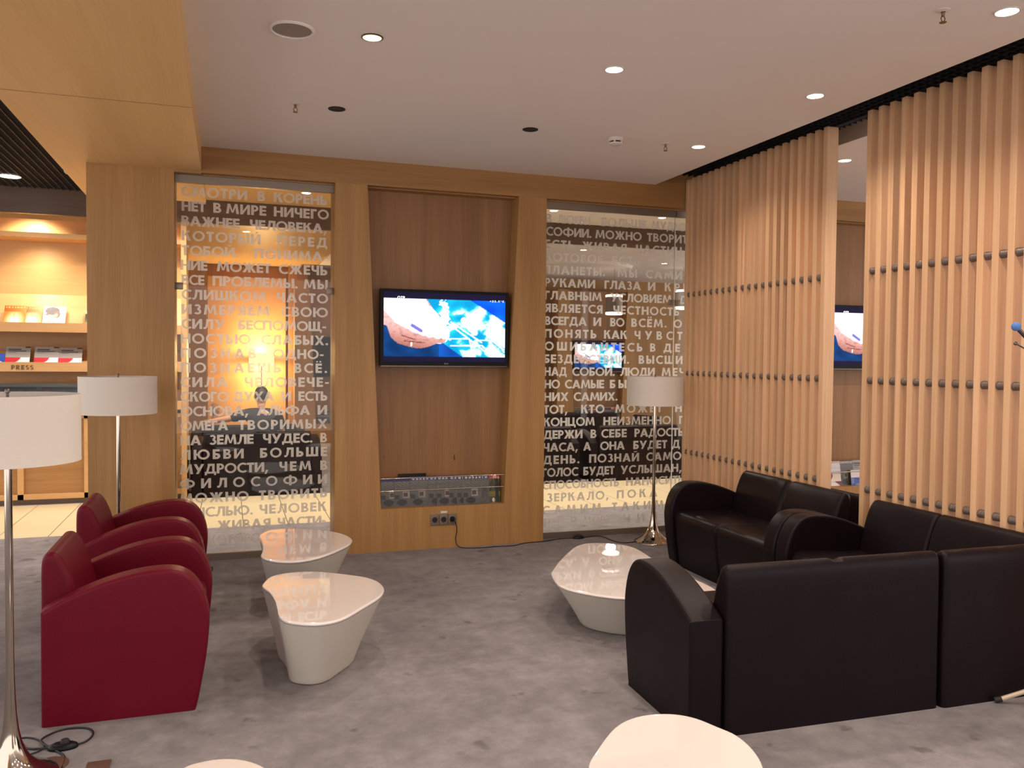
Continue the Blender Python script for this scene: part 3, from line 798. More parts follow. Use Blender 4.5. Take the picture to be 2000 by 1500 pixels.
# ------------------------------------------------------------------ armchairs and sofas
def poly_inset(poly, d, wt=None):
    n = len(poly); out = []
    area = sum(poly[i][0]*poly[(i+1) % n][1]-poly[(i+1) % n][0]*poly[i][1] for i in range(n))
    sg = 1 if area > 0 else -1
    for i in range(n):
        p = Vector(poly[i]); a = (p-Vector(poly[i-1])).normalized(); b = (Vector(poly[(i+1) % n])-p).normalized()
        na = Vector((-a.y, a.x))*sg; nb = Vector((-b.y, b.x))*sg
        nn = (na+nb)
        nn = nn.normalized() if nn.length > 1e-6 else na
        k = 1.0 if wt is None else wt(*poly[i])
        q = p+nn*d*k
        if poly[i][1] <= 1e-6: q.y = 0.0
        out.append((q.x, max(0.0, q.y)))
    for it in range(12):          # untangle corners that the inset turned over
        bad = False
        for i in range(n):
            j = (i+1) % n
            e = (poly[j][0]-poly[i][0], poly[j][1]-poly[i][1]); g = (out[j][0]-out[i][0], out[j][1]-out[i][1])
            if e[0]*g[0]+e[1]*g[1] < -1e-9:
                a = ((out[i][0]+out[j][0])/2, (out[i][1]+out[j][1])/2)
                out[i] = (a[0]-e[0]*0.02, a[1]-e[1]*0.02); out[j] = (a[0]+e[0]*0.02, a[1]+e[1]*0.02); bad = True
        if not bad: break
    return out
def flat_caps(rs):
    # a smaller copy of each end ring keeps the end faces flat-shaded
    def inner(r):
        c = sum((Vector(p) for p in r), Vector())/len(r)
        return [tuple(c+(Vector(p)-c)*0.8) for p in r]
    return [inner(rs[0])]+rs+[inner(rs[-1])]
def slab(mb, prof, secs, mp=lambda x, y, z: (x, y, z), wt=None):
    rs = []
    for y, d in secs:
        q = poly_inset(prof, d, wt) if d else prof
        rs.append([mp(x, y, z) for x, z in q])
    mb.rings(flat_caps(rs))
def rounded(y0, y1, r): return [(y0, r), (y0+0.12*r, 0.55*r), (y0+0.45*r, 0.15*r), (y0+r, 0), (y1-r, 0), (y1-0.45*r, 0.15*r), (y1-0.12*r, 0.55*r), (y1, r)]
def prof_from(corner_groups, k=5):
    out = []
    for g in corner_groups:
        pts = spline([(x, z, 0) for x, z in g], k) if len(g) > 2 else [Vector((x, z, 0)) for x, z in g]
        out += [(p.x, p.y) for p in pts]
    return out
ARM = prof_from([[(0.0, 0.0)],
                 [(0.0, .449), (.035, .470), (.10, .503), (.22, .549), (.34, .577), (.44, .584), (.505, .572), (.555, .535), (.592, .47), (.612, .385), (.610, .30), (.597, .19), (.572, .05), (.560, 0.0)]])
SEAT = prof_from([[(.10, 0), (.10, .36)], [(.12, .372), (.25, .376), (.42, .388), (.53, .394), (.572, .384), (.590, .352), (.588, .30), (.576, .18), (.548, 0)]])
BACK = prof_from([[(-.02, 0), (-.02, .30)], [(-.02, .56), (-.017, .62), (-.004, .648), (.018, .656), (.042, .646), (.066, .612), (.088, .56), (.106, .50), (.124, .43), (.135, .36)], [(.135, .2), (.135, 0)]])
def seating(name, label, cat, loc, rz, W, seats, arms, arm_t, mat, group=None, side_back=False, zs=1.0):
    """x forward from the rear, y across, z up; arms = (at y=0, at y=W)"""
    t = tag(empty(name, loc, rz), label, cat, group)
    a0 = arm_t if arms[0] else 0.0; a1 = arm_t if arms[1] else 0.0
    for on, y0 in ((arms[0], 0.0), (arms[1], W-arm_t)):
        if on:
            m = MB(); slab(m, ARM, rounded(y0, y0+arm_t, 0.016)); m.build('armrest', mat, t, smooth=60, weighted=True)
    y0 = a0+0.003; y1 = W-a1-0.003; sw = (y1-y0)/seats
    for k in range(seats):
        m = MB(); slab(m, SEAT, rounded(y0+k*sw+0.0015, y0+(k+1)*sw-0.0015, 0.018)); m.build('seat', mat, t, smooth=60, weighted=True)
    m = MB(); secs = rounded(y0, y1, 0.022)
    if seats > 1:
        mids = []
        for k in range(1, seats):
            c = y0+k*sw
            mids += [(c-0.035, 0), (c-0.012, 0.006), (c, 0.016), (c+0.012, 0.006), (c+0.035, 0)]
        secs = secs[:4]+mids+secs[4:]
        m2 = MB()
        rs = []
        for y, d in secs:
            inner = a0+0.03 < y < W-a1-0.03
            q = poly_inset(BACK, d, (lambda x, z: 1.0 if (x > -0.006 and z > 0.3) else 0.0) if inner else None) if d else BACK
            rs.append([(x, y, z) for x, z in q])
        m.rings(flat_caps(rs))
    else:
        slab(m, BACK, secs)
    m.build('backrest', mat, t, smooth=60, weighted=True)
    if side_back:      # corner section: a second backrest along the far side (y = 0)
        m = MB(); slab(m, BACK, rounded(0.12, 0.682, 0.012), mp=lambda x, y, z: (y, x+0.0, z)); m.build('side_backrest', mat, t, smooth=60, weighted=True)
    if zs != 1.0: t.scale = (1, 1, zs)
    return t
seating('armchair', 'red leather armchair nearest the camera, beside the big floor lamp', 'armchair', (-0.69, 3.60, 0), 0, 0.69, 1, (1, 1), 0.112, M['red'], 'red leather armchairs')
seating('armchair', 'red leather armchair standing farther back, closer to the glass wall', 'armchair', (-0.735, 4.70, 0), 0, 0.69, 1, (1, 1), 0.112, M['red'], 'red leather armchairs')
seating('sofa', 'dark plum two-seat leather sofa against the farther slatted screen', 'sofa', (3.532, 5.25, 0), math.pi, 1.27, 2, (1, 1), 0.108, M['plum'], 'dark plum leather sofas')
seating('sofa', 'dark plum single sofa section with one armrest by the nearer slatted screen', 'sofa', (3.532, 3.972, 0), math.pi, 0.585, 1, (1, 0), 0.108, M['plum'], 'dark plum leather sofas')
seating('sofa', 'dark plum two-seat sofa section showing its back, armrest at its left', 'sofa', (2.815, 2.722, 0), R(88), 1.155, 2, (0, 1), 0.145, M['plum'], 'dark plum leather sofas')
seating('sofa', 'dark plum corner sofa section at the right edge, beside a beige tube', 'sofa', (3.518, 2.70, 0), R(89), 0.695, 1, (0, 0), 0.1, M['plum'], 'dark plum leather sofas', side_back=True)
seating('sofa', 'black sofa glimpsed low through the gap between the slatted screens', 'sofa', (3.735, 3.40, 0), 0, 1.27, 2, (1, 1), 0.108, M['black_leather'], zs=0.93)
seating('sofa', 'dark sofa back seen through the left glass wall, a person beyond it', 'sofa', (0.93, 8.985, 0), R(90), 1.29, 2, (1, 1), 0.108, M['plum'], 'sofas in the far lounge')
seating('sofa', 'dark sofa back at the left of the right glass wall', 'sofa', (3.885, 8.985, 0), R(90), 1.27, 2, (1, 1), 0.108, M['plum'], 'sofas in the far lounge')
seating('sofa', 'dark sofa back behind the floor lamp in the right glass wall', 'sofa', (5.29, 8.985, 0), R(90), 1.27, 2, (1, 1), 0.108, M['plum'], 'sofas in the far lounge')
seating('sofa', 'second dark sofa farther in, where the person in black sits', 'sofa', (0.86, 9.95, 0), R(90), 1.27, 2, (1, 1), 0.108, M['black_leather'], 'sofas in the far lounge')
seating('sofa', 'dark sofa in front of the far bottle shelf behind the right glass', 'sofa', (5.6, 11.3, 0), R(90), 1.5, 2, (1, 1), 0.108, M['black_leather'], 'sofas in the far lounge')

# ------------------------------------------------------------------ coffee tables
def coffee_table(label, outline, centre, h, base=0.62, group='white moulded coffee tables'):
    cx, cy = centre
    t = tag(empty('coffee_table', (cx, cy, 0)), label, 'coffee table', group)
    pts = [(p.x-cx, p.y-cy) for p in spline([(x, y, 0) for x, y in outline], 4, closed=True)]
    def ring(s, z): return [(x*s, y*s, z) for x, y in pts]
    m = MB(); rs = []
    n = 12; zt = h-0.017
    for i in range(n+1):
        u = i/n
        s = base+(0.985-base)*(u**1.12)
        if i == 0: s += 0.012
        rs.append(ring(s, zt*u))
    rs.insert(0, ring(base-0.01, 0.0)); rs[1] = ring(base+0.006, 0.008)
    m.rings(rs); m.build('pedestal', M['white_satin'], t, smooth=60, weighted=True)
    m = MB()
    m.rings([ring(0.975, h-0.017), ring(0.993, h-0.014), ring(1.0, h-0.008), ring(0.998, h-0.004), ring(0.992, h-0.0012), ring(0.982, h-0.0002), ring(0.965, h), ring(0.6, h)])
    m.build('tabletop', M['white_gloss'], t, smooth=60, weighted=True)
    return t
T1 = [(0.151,4.17),(0.194,4.305),(0.256,4.354),(0.336,4.368),(0.414,4.35),(0.495,4.301),(0.579,4.233),(0.649,4.163),(0.69,4.079),(0.702,3.994),(0.697,3.917),(0.672,3.839),(0.632,3.768),(0.562,3.672),(0.49,3.574),(0.436,3.52),(0.378,3.496),(0.324,3.499),(0.267,3.529),(0.225,3.568),(0.205,3.613),(0.198,3.663),(0.197,3.745),(0.194,3.88),(0.178,4.02),(0.157,4.101)]
coffee_table('white glossy triangular coffee table in the middle, nearer of the two by the red armchairs', T1, (0.345, 4.09), 0.345)
T2 = [(0.172,5.285),(0.188,5.373),(0.231,5.456),(0.293,5.486),(0.368,5.484),(0.457,5.45),(0.544,5.394),(0.625,5.304),(0.675,5.214),(0.699,5.115),(0.701,5.032),(0.669,4.924),(0.603,4.819),(0.537,4.729),(0.47,4.658),(0.4,4.612),(0.334,4.597),(0.271,4.61),(0.21,4.662),(0.175,4.725),(0.165,4.78),(0.175,4.86),(0.183,4.96),(0.184,5.08),(0.179,5.194)]
coffee_table('white glossy triangular coffee table farther back, close to the left glass wall', T2, (0.345, 5.19), 0.345)
k3 = 1.0769
T3 = [(x*k3, y*k3) for x, y in [(1.562,3.966),(1.59,4.022),(1.672,4.156),(1.761,4.287),(1.861,4.425),(1.937,4.512),(2.002,4.555),(2.07,4.559),(2.138,4.533),(2.197,4.487),(2.234,4.426),(2.246,4.345),(2.234,4.213),(2.222,4.102),(2.216,3.996),(2.216,3.761),(2.219,3.646),(2.222,3.53),(2.205,3.43),(2.15,3.375),(2.05,3.355),(1.95,3.37),(1.84,3.41),(1.739,3.459),(1.69,3.487),(1.635,3.535),(1.59,3.588),(1.545,3.655),(1.521,3.738),(1.529,3.832)]]
coffee_table('large low white coffee table between the dark sofas, half hidden by an armrest', T3, (2.16, 4.27), 0.26, base=0.66)
T4 = [(0.93,2.063),(0.981,2.125),(1.047,2.198),(1.095,2.243),(1.142,2.274),(1.2,2.293),(1.258,2.293),(1.318,2.272),(1.363,2.227),(1.392,2.158),(1.416,2.086),(1.408,1.994),(1.371,1.894),(1.29,1.78),(1.18,1.70),(1.08,1.70),(1.0,1.76),(.95,1.83),(.91,1.92),(.905,2.0)]
coffee_table('bright white round-edged coffee table cut off at the bottom centre of the photo', T4, (1.16, 2.02), 0.345)
T5 = [(-.16,2.335),(-.121,2.366),(-.089,2.386),(-.024,2.392),(.042,2.362),(.093,2.298),(.12,2.2),(.1,2.05),(.02,1.93),(-.1,1.9),(-.2,1.97),(-.23,2.1),(-.2,2.27)]
coffee_table('white coffee table just entering the bottom edge left of centre', T5, (-0.05, 2.14), 0.345)

# ------------------------------------------------------------------ floor lamps
def floor_lamp(loc, label, lit=False, r=0.22, top=1.31, group='chrome floor lamps with drum shades'):
    t = tag(empty('floor_lamp', loc), label, 'floor lamp', group)
    m = MB()
    m.lathe([(0.150, 0), (0.150, 0.003), (0.140, 0.010), (0.112, 0.022), (0.085, 0.040), (0.062, 0.064), (0.046, 0.092), (0.034, 0.126), (0.025, 0.17), (0.019, 0.225), (0.0155, 0.29), (0.0135, 0.36), (0.0128, 0.42)], n=48)
    m.build('base', M['chrome'], t, smooth=60)
    m = MB(); m.lathe([(0.0128, 0.42), (0.0122, 0.8), (0.0115, top-0.012)], n=20); m.build('pole', M['chrome'], t, smooth=60)
    h = 0.226*r/0.22; z0 = top-h; n = 64
    m = MB()
    m.lathe([(r, z0), (r, top), (r-0.003, top), (r-0.003, z0), (r, z0)], n=n, cap0=False, cap1=False)
    sh = m.build('lamp_shade', M['shade_lit'] if lit else M['shade'], t, smooth=40)
    m = MB()
    for z in (z0+0.003, top-0.003):
        m.lathe([(r+0.0008, z-0.003), (r+0.0008, z+0.003)], n=n, cap0=False, cap1=False)
    m.build('shade_hem', M['shade_lit'] if lit else M['shade'], sh, smooth=40)
    m = MB()
    for k in range(3):
        a = 2*math.pi*k/3
        m.tube([(0.01*math.cos(a), 0.01*math.sin(a), top-0.014), ((r-0.003)*math.cos(a), (r-0.003)*math.sin(a), top-0.014)], 0.002, 6)
    m.build('spider', M['steel'], t)
    if not lit:
        m = MB(); m.lathe([(r-0.004, top-0.030), (0.012, top-0.030)], n=n); m.build('diffuser', M['diffuser'], t)
    m = MB(); m.lathe([(0.0045, top-0.014), (0.0045, top+0.004), (0.008, top+0.006), (0.008, top+0.014), (0.005, top+0.018)], n=14); m.build('finial', M['steel'], t, smooth=40)
    if lit:
        for z, w in ((top+0.03, 60), (z0-0.03, 60)):
            L = bpy.data.lights.new('bulb', 'POINT'); L.energy = w; L.color = GOLD; L.shadow_soft_size = 0.06
            o = bpy.data.objects.new('bulb', L); COL.objects.link(o); o.parent = t; o.location = (0, 0, z)
    return t
floor_lamp((-0.703, 3.195, 0), 'large chrome floor lamp at the left edge, in front of the red armchairs')
floor_lamp((-0.640, 5.60, 0), 'chrome floor lamp with cream shade behind the farther red armchair')
floor_lamp((3.190, 5.90, 0), 'chrome floor lamp before the right glass wall, beside the dark sofa')
floor_lamp((0.50, 14.15, 0), 'glowing yellow floor lamp before the orange-lit wall in the far lounge', lit=True, r=0.195, top=1.475)

# ------------------------------------------------------------------ slatted oak screens
def slatted_screen(label, y_first, pitch, n):
    t = tag(empty('slatted_screen', (3.602, y_first, 0)), label, 'slatted screen', 'slatted oak screens')
    m = MB(); m.box(-0.042, 0.042, -0.019, 0.019, 0, 2.918)
    proto = m.build('slat', M['oak_slat'], t, bevel=0.0015, seg=1)
    for k in range(n):
        s = proto
        if k:
            s = proto.copy(); COL.objects.link(s)
        s.location = (0, k*pitch, 0)
    m = MB(); ys = (-abs(pitch)/2+0.0185, abs(pitch)/2-0.0185)
    m.rings([[(r*math.cos(2*math.pi*i/20), y, r*math.sin(2*math.pi*i/20)) for i in range(20)] for r, y in ((0.0215, ys[0]), (0.0215, -0.010), (0.0200, -0.008), (0.0200, 0.008), (0.0215, 0.010), (0.0215, ys[1]))])
    pin = m.build('spacer', M['spacer'], t, smooth=30)
    first = True
    for k in range(n-1):
        for z in (0.687, 1.334, 1.978):
            q = pin
            if not first:
                q = pin.copy(); COL.objects.link(q)
            first = False
            q.location = (-0.017, (k+0.5)*pitch, z)
    return t
slatted_screen('slatted oak screen running back to the glass wall, behind the two-seat sofa', 4.410, 0.0841, 21)
slatted_screen('slatted oak screen nearer the camera at the right edge of the photo', 4.026, -0.0875, 20)
# ------------------------------------------------------------------ pictures
def inside(x, y, P):
    c = False; j = len(P)-1
    for i in range(len(P)):
        if (P[i][1] > y) != (P[j][1] > y) and x < (P[j][0]-P[i][0])*(y-P[i][1])/(P[j][1]-P[i][1])+P[i][0]: c = not c
        j = i
    return c
def segd(x, y, a, b):
    dx, dy = b[0]-a[0], b[1]-a[1]; t = max(0, min(1, ((x-a[0])*dx+(y-a[1])*dy)/(dx*dx+dy*dy)))
    return math.hypot(x-a[0]-t*dx, y-a[1]-t*dy)
def mixc(a, b, t): return tuple(p+(q-p)*t for p, q in zip(a, b))
from mathutils import noise as _N
FABRIC = [(640,180),(1340,262),(1860,600),(1860,1100),(1230,1060),(1060,940),(960,860),(880,870),(700,700)]
HAND = [(100,180),(700,200),(820,380),(980,560),(1040,760),(960,860),(870,862),(760,905),(650,928),(540,918),(450,890),(330,850),(240,760),(205,650),(190,600),(100,570)]
WHITE = [(100,180),(690,200),(760,330),(930,420),(1010,560),(1060,800),(900,800),(640,740),(480,660),(300,560),(240,480),(150,380),(100,380)]
STEMS = [((1000,560),(1640,1060)),((1060,560),(1500,860)),((1240,520),(1380,720)),((1360,740),(1480,630)),((1480,630),(1620,590)),((1620,590),(1800,650)),
         ((1000,800),(1320,800)),((1320,800),(1380,1060)),((1400,830),(1640,830)),((1640,830),(1820,970)),((1060,900),(1500,900)),((1500,900),(1600,1000)),((1700,800),(1820,1000))]
def tv_image(u, v):
    w = (v-0.09)/0.835
    if w < 0 or w > 1: return (22, 16, 44)
    x = 145+1690*u; y = 205+75*u+w*(825-30*u)
    n = _N.noise(Vector((x*0.006, y*0.008, 1.3))); n2 = _N.noise(Vector((x*0.02, y*0.024, 5.1)))
    if inside(x, y, HAND):
        if inside(x+20*n2, y+20*n2, WHITE): 
            if segd(x, y, (530,600), (650,680)) < 22: return (120, 110, 200)
            return (252, 250, 255)
        t = max(0, min(1, (y-560-0.25*(x-300))/300))
        c = mixc((240, 186, 182), (168, 106, 92), t)
        c = mixc(c, (150, 90, 80), max(0, min(.45, n2*0.6)))
        if segd(x, y, (390,740), (560,800)) < 7 or segd(x, y, (420,820), (700,850)) < 7: c = (132, 62, 60)
        if segd(x, y, (518,848), (515,890)) < 12: c = (250, 246, 244)
        return c
    if inside(x, y, FABRIC):
        c = mixc((0, 150, 205), (40, 215, 235), max(0, min(1, 0.5+1.2*n)))
        k = max(0, min(1, ((0.8*n+0.25*n2)+0.0006*(x-1150)-0.10)*4.5)); c = mixc(c, (232, 252, 255), k)
        if segd(x, y, (720,260), (790,340)) < 30 or segd(x, y, (790,380), (900,500)) < 30 or segd(x, y, (860,540), (920,580)) < 22: c = (0, 150, 196)
        if segd(x, y, (965,300), (985,800)) < 52+60*n2: c = (244, 254, 255)
        for a, b in STEMS:
            d = segd(x, y, a, b)
            if d < 10: return (240, 255, 252)
        if segd(x, y, (1240,540), (1400,720)) < 42: c = (230, 252, 255)
        if inside(x, y, [(1640,620),(1840,680),(1840,940),(1700,860),(1560,760)]): c = (226, 252, 255)
        if inside(x, y, [(1180,960),(1400,980),(1420,1080),(1240,1080)]): c = mixc(c, (245, 255, 255), .7)
        return c
    if x > 900 and y < 700: return mixc((0, 70, 215), (0, 100, 246), 0.5+n)
    return mixc((2, 48, 100), (10, 66, 128), 0.5+n) if x < 900 else mixc((6, 70, 160), (10, 84, 180), 0.5+n)
def television(loc, label):
    """local x to the right, z up from the lower edge, front facing -y"""
    t = tag(empty('television', loc), label, 'television', 'wall televisions')
    m = MB(); m.box(0, 0.996, 0.004, 0.050, 0, 0.574); m.build('casing', M['black'], t, bevel=0.006)
    m = MB()
    b = 0.026; bt = 0.022; bb = 0.036
    m.box(0, b, 0, 0.006, 0, 0.574); m.box(0.996-b, 0.996, 0, 0.006, 0, 0.574)
    m.box(b, 0.996-b, 0, 0.006, 0.574-bt, 0.574); m.box(b, 0.996-b, 0, 0.006, 0, bb)
    bz = m.build('bezel', M['bezel'], t)
    m = MB(); m.box(0.004, 0.992, -0.004, 0.008, -0.004, 0.006); m.build('lower_trim', M['steel'], t, bevel=0.001)
    m = MB()
    m.rings([[(0.493+r*math.cos(2*math.pi*i/14), -0.0006, 0.022+r*math.sin(2*math.pi*i/14)) for i in range(14)] for r in (0.0065, 0.004)], cap0=False, cap1=False)
    lettering(m, 'LG', 0.503, 0.520, 0.017, 0.010, -0.0006)
    m.build('logo', M['steel'], bz)
    p = picture('screen', 0.996-2*b, 0.574-bt-bb, 208, 116, tv_image, M['tv_pic'], t); p.location = (b, 0.002, bb)
    m = MB()
    lettering(m, '+22.5°C', 0.845, 0.958, 0.497, 0.014, 0.0008)
    lettering(m, 'ОТР', 0.128, 0.184, 0.502, 0.019, 0.0008)
    m.build('screen_caption', M['screen_white'], p).location = (-b, -0.002, -bb)
    m = MB(); m.box(0.35, 0.65, 0.050, 0.122, 0.16, 0.42); m.build('wall_bracket', M['black'], t)
    return t
tv = television((1.056, 6.168, 1.375), 'wall television showing a hand and blue cloth in the niche at centre')
copy_tree(tv, (5.086, 6.168, 1.372), label='television partly visible through the gap between the slatted screens')
copy_tree(tv, (5.956, 14.118, 1.20), label='television seen small through the right glass wall, above the shelf')
def dark_television(loc, label):
    t = tag(empty('television', loc), label, 'television', 'wall televisions')
    m = MB(); m.box(0, 0.96, 0.004, 0.122, 0, 0.66); m.build('casing', M['black'], t, bevel=0.006)
    m = MB(); m.box(0.02, 0.94, 0.0, 0.005, 0.03, 0.63); m.build('screen', M['bezel'], t)
dark_television((1.362, 14.118, 1.10), 'switched-off black television at the right side of the left glass wall')

# ------------------------------------------------------------------ magazine covers
def cover_room(u, v):
    if v < 0.13: return (28, 34, 96)
    n = _N.noise(Vector((u*9, v*9, 3.0)))
    c = mixc((150, 144, 138), (96, 92, 90), min(1, max(0, v*0.9+0.25*n)))
    if v < 0.42 and abs((u*0.6-v) % 0.1) < 0.02: c = mixc(c, (70, 66, 64), .7)
    if .42 < v < .72 and .30 < u < .55: c = (188, 182, 174)
    if .52 < v < .66 and .34 < u < .48: c = (98, 74, 62)
    if .40 < v < .78 and .66 < u < .92 and (u*22) % 1 < .5: c = (76, 72, 72)
    if (u-.27)**2/.035+(v-.86)**2/.012 < 1: c = (44, 44, 46)
    if .60 < v < .75 and u < .16: c = (66, 62, 60)
    return tuple(0.74*k for k in c)
def cover_busy(u, v):
    n = _N.noise(Vector((u*7, v*7, 8.0)))
    if v < 0.16: return (190, 70, 62) if n > -0.1 else (214, 190, 160)
    c = mixc((44, 48, 34), (96, 92, 60), .5+.8*n)
    if v > .62 and v < .78: c = (128, 116, 36)
    if .7 < u < .9: c = (26, 24, 26)
    if (u-.55)**2+(v-.92)**2 < .006: c = (210, 206, 200)
    return c
def cover_sky(u, v):
    d = math.hypot((u-.5)*1.1, v-.72)
    c = mixc((255, 240, 214), (196, 112, 34), min(1, max(0, d*2.4-.35)))
    if v < .26: c = mixc((150, 76, 20), (206, 120, 40), u)
    if .44 < u < .50 and .3 < v < .5: c = (206, 150, 70)
    return c
def cover_portrait(u, v):
    c = (242, 240, 246)
    if (u-.34)**2/.055+(v-.50)**2/.050 < 1: c = (226, 172, 140)
    if (u-.40)**2/.10+(v-.20)**2/.034 < 1: c = (54, 34, 44)
    if (u-.62)**2/.02+(v-.36)**2/.03 < 1: c = (92, 58, 54)
    if (u-.58)**2/.004+(v-.40)**2/.008 < 1: c = (220, 160, 128)
    if .33 < v < .40 and .10 < u < .24: c = (70, 48, 50)
    if v > .62+abs(u-.62)*.6 and u > .4: c = (176, 172, 190)
    if v > .8+(.9-u)*.4: c = (120, 116, 140)
    return c
def cover_report(u, v):
    if v < .52:
        c = (150, 146, 142)
        if .12 < v < .16 and .1 < u < .62: c = (58, 56, 56)
        if .20 < v < .24 and .1 < u < .84: c = (58, 56, 56)
        if .28 < v < .31 and .1 < u < .44: c = (58, 56, 56)
        if v < .06 and u > .78: c = (52, 46, 46)
        return c
    if u < .62 and v < .52+.36*math.sqrt(max(0, 1-(u/.62)**1.5)) and v < .92: return (198, 44, 52)
    if v > .95 and u > .4: return (150, 96, 80)
    return (240, 236, 236)
def cover_blue(u, v):
    if v > .5 and abs(v-.62-.04*math.sin(u*9)) < .03: return (220, 226, 240)
    return mixc((54, 92, 190), (30, 60, 150), v)
def cover_news(u, v):
    if v < .14: return (96, 104, 104)
    if v < .26 and u < .6: return (40, 44, 54)
    n = _N.noise(Vector((u*6, v*8, 2.0)))
    return mixc((34, 42, 60), (74, 84, 100), .5+.7*n)
def cover_map(u, v):
    if v < .45: return (206, 200, 206)
    if u < .45-.9*abs(v-.58): return (128, 22, 34)
    if v > .74 and u < .9-(1-v)*2: return (226, 218, 214)
    if v > .82: return (120, 30, 40)
    return mixc((214, 190, 160), (226, 212, 200), v)
def cover_lightblue(u, v):
    if v < .5: return (222, 214, 216)
    n = _N.noise(Vector((u*5, v*6, 4.0)))
    return mixc((28, 44, 120), (110, 140, 210), .4+.9*n)
def magazine(loc, w, h, lean, func, label, group, cat='magazine', title=None, ink='ink_white', tz=0.0, thick=0.006, ry=0.0):
    """stands on its lower edge at loc, front facing -y and leaning back by `lean`"""
    t = tag(empty('magazine' if cat == 'magazine' else cat, loc), label, cat, group)
    t.rotation_euler = (-lean, ry, 0)
    m = MB(); m.box(0, w, 0.0006, thick, 0, h); m.build('pages', M['paper'], t)
    c = picture('cover', w, h, 44, 58, func, M['print'], t)
    if title:
        q = MB(); lettering(q, title, w*0.06, w*0.94, h*0.885, h*0.075, -0.0006)
        q.build('title', M[ink], c)
    return t
# rack under the television
def magazine_rack(x0, x1, y, label, tilt=0.0):
    t = tag(empty('magazine_rack', (x0, y, 0.318)), label, 'magazine rack', 'chrome magazine rails')
    for z in (0.448, 0.541):
        m = MB(); m.tube([(0.0, 0, z-0.318), (x1-x0, 0, z-0.318)], 0.0048, 12)
        m.build('rail', M['chrome'], t, smooth=50)
    return t
magazine_rack(1.060, 2.020, 6.146, 'two chrome rails holding magazines in the niche below the television')
xs = [1.078, 1.180, 1.300, 1.440, 1.500, 1.595, 1.655, 1.705]
wh = ['leftmost', 'second from left', 'third from left', 'fourth from left', 'fifth from left', 'sixth from left', 'seventh from left', 'last before the colourful cover']
for k, x in enumerate(xs):
    magazine((x, 6.210-0.0074*k, 0.3185), 0.205, 0.222 if k > 1 else 0.216, R(10), cover_room,
             'grey room-photo magazine in the rack under the television, %s' % wh[k], 'magazines in the rack under the television', title='ФИНАНСЫ' if k > 1 else None)
magazine((1.886, 6.205, 0.3185), 0.128, 0.218, R(11), cover_busy, 'colourful magazine with red heading at the right end of the rack', 'magazines in the rack under the television')
m = MB(); m.box(1.215, 1.43, 6.262, 6.276, 0.3185, 0.556); tag(m.build('folder', M['black'], bevel=0.002), 'black folder standing behind the grey magazines in the rack', 'folder')
# rack beyond the gap
magazine_rack(5.090, 6.050, 6.146, 'two chrome rails on the oak wall glimpsed through the screen gap')
magazine((5.098, 6.19, 0.3185), 0.155, 0.222, R(9), cover_map, 'pale magazine with dark red shapes seen through the screen gap', 'magazines in the rack beyond the screens')
magazine((5.255, 6.20, 0.3185), 0.150, 0.222, R(9), cover_room, 'grey magazine with blue heading seen through the screen gap', 'magazines in the rack beyond the screens', title='ФИНАНСЫ')
magazine((5.345, 6.165, 0.3185), 0.160, 0.140, R(9), cover_lightblue, 'small blue magazine in front of the others in the screen gap', 'magazines in the rack beyond the screens')
magazine((5.41, 6.215, 0.3185), 0.155, 0.222, R(9), cover_report, 'white magazine at the right in the screen gap', 'magazines in the rack beyond the screens')
# far racks
for nm, x0, lb in (('r', 5.966, 'rails of a far magazine rack below the small television, right glass'), ('l', 1.37, 'rails of a far magazine rack at the right of the left glass')):
    magazine_rack(x0, x0+0.94, 14.095, lb)
    for k in range(6):
        magazine((x0+0.02+0.15*k, 14.15-0.0078*k, 0.3185), 0.17, 0.20+0.02*(k % 2), R(9), [cover_news, cover_room, cover_busy][k % 3],
                 'small magazine in a rack of the far lounge, seen through the %s glass' % ('right' if nm == 'r' else 'left'), 'magazines in the far rack behind the %s glass' % ('right' if nm == 'r' else 'left'))

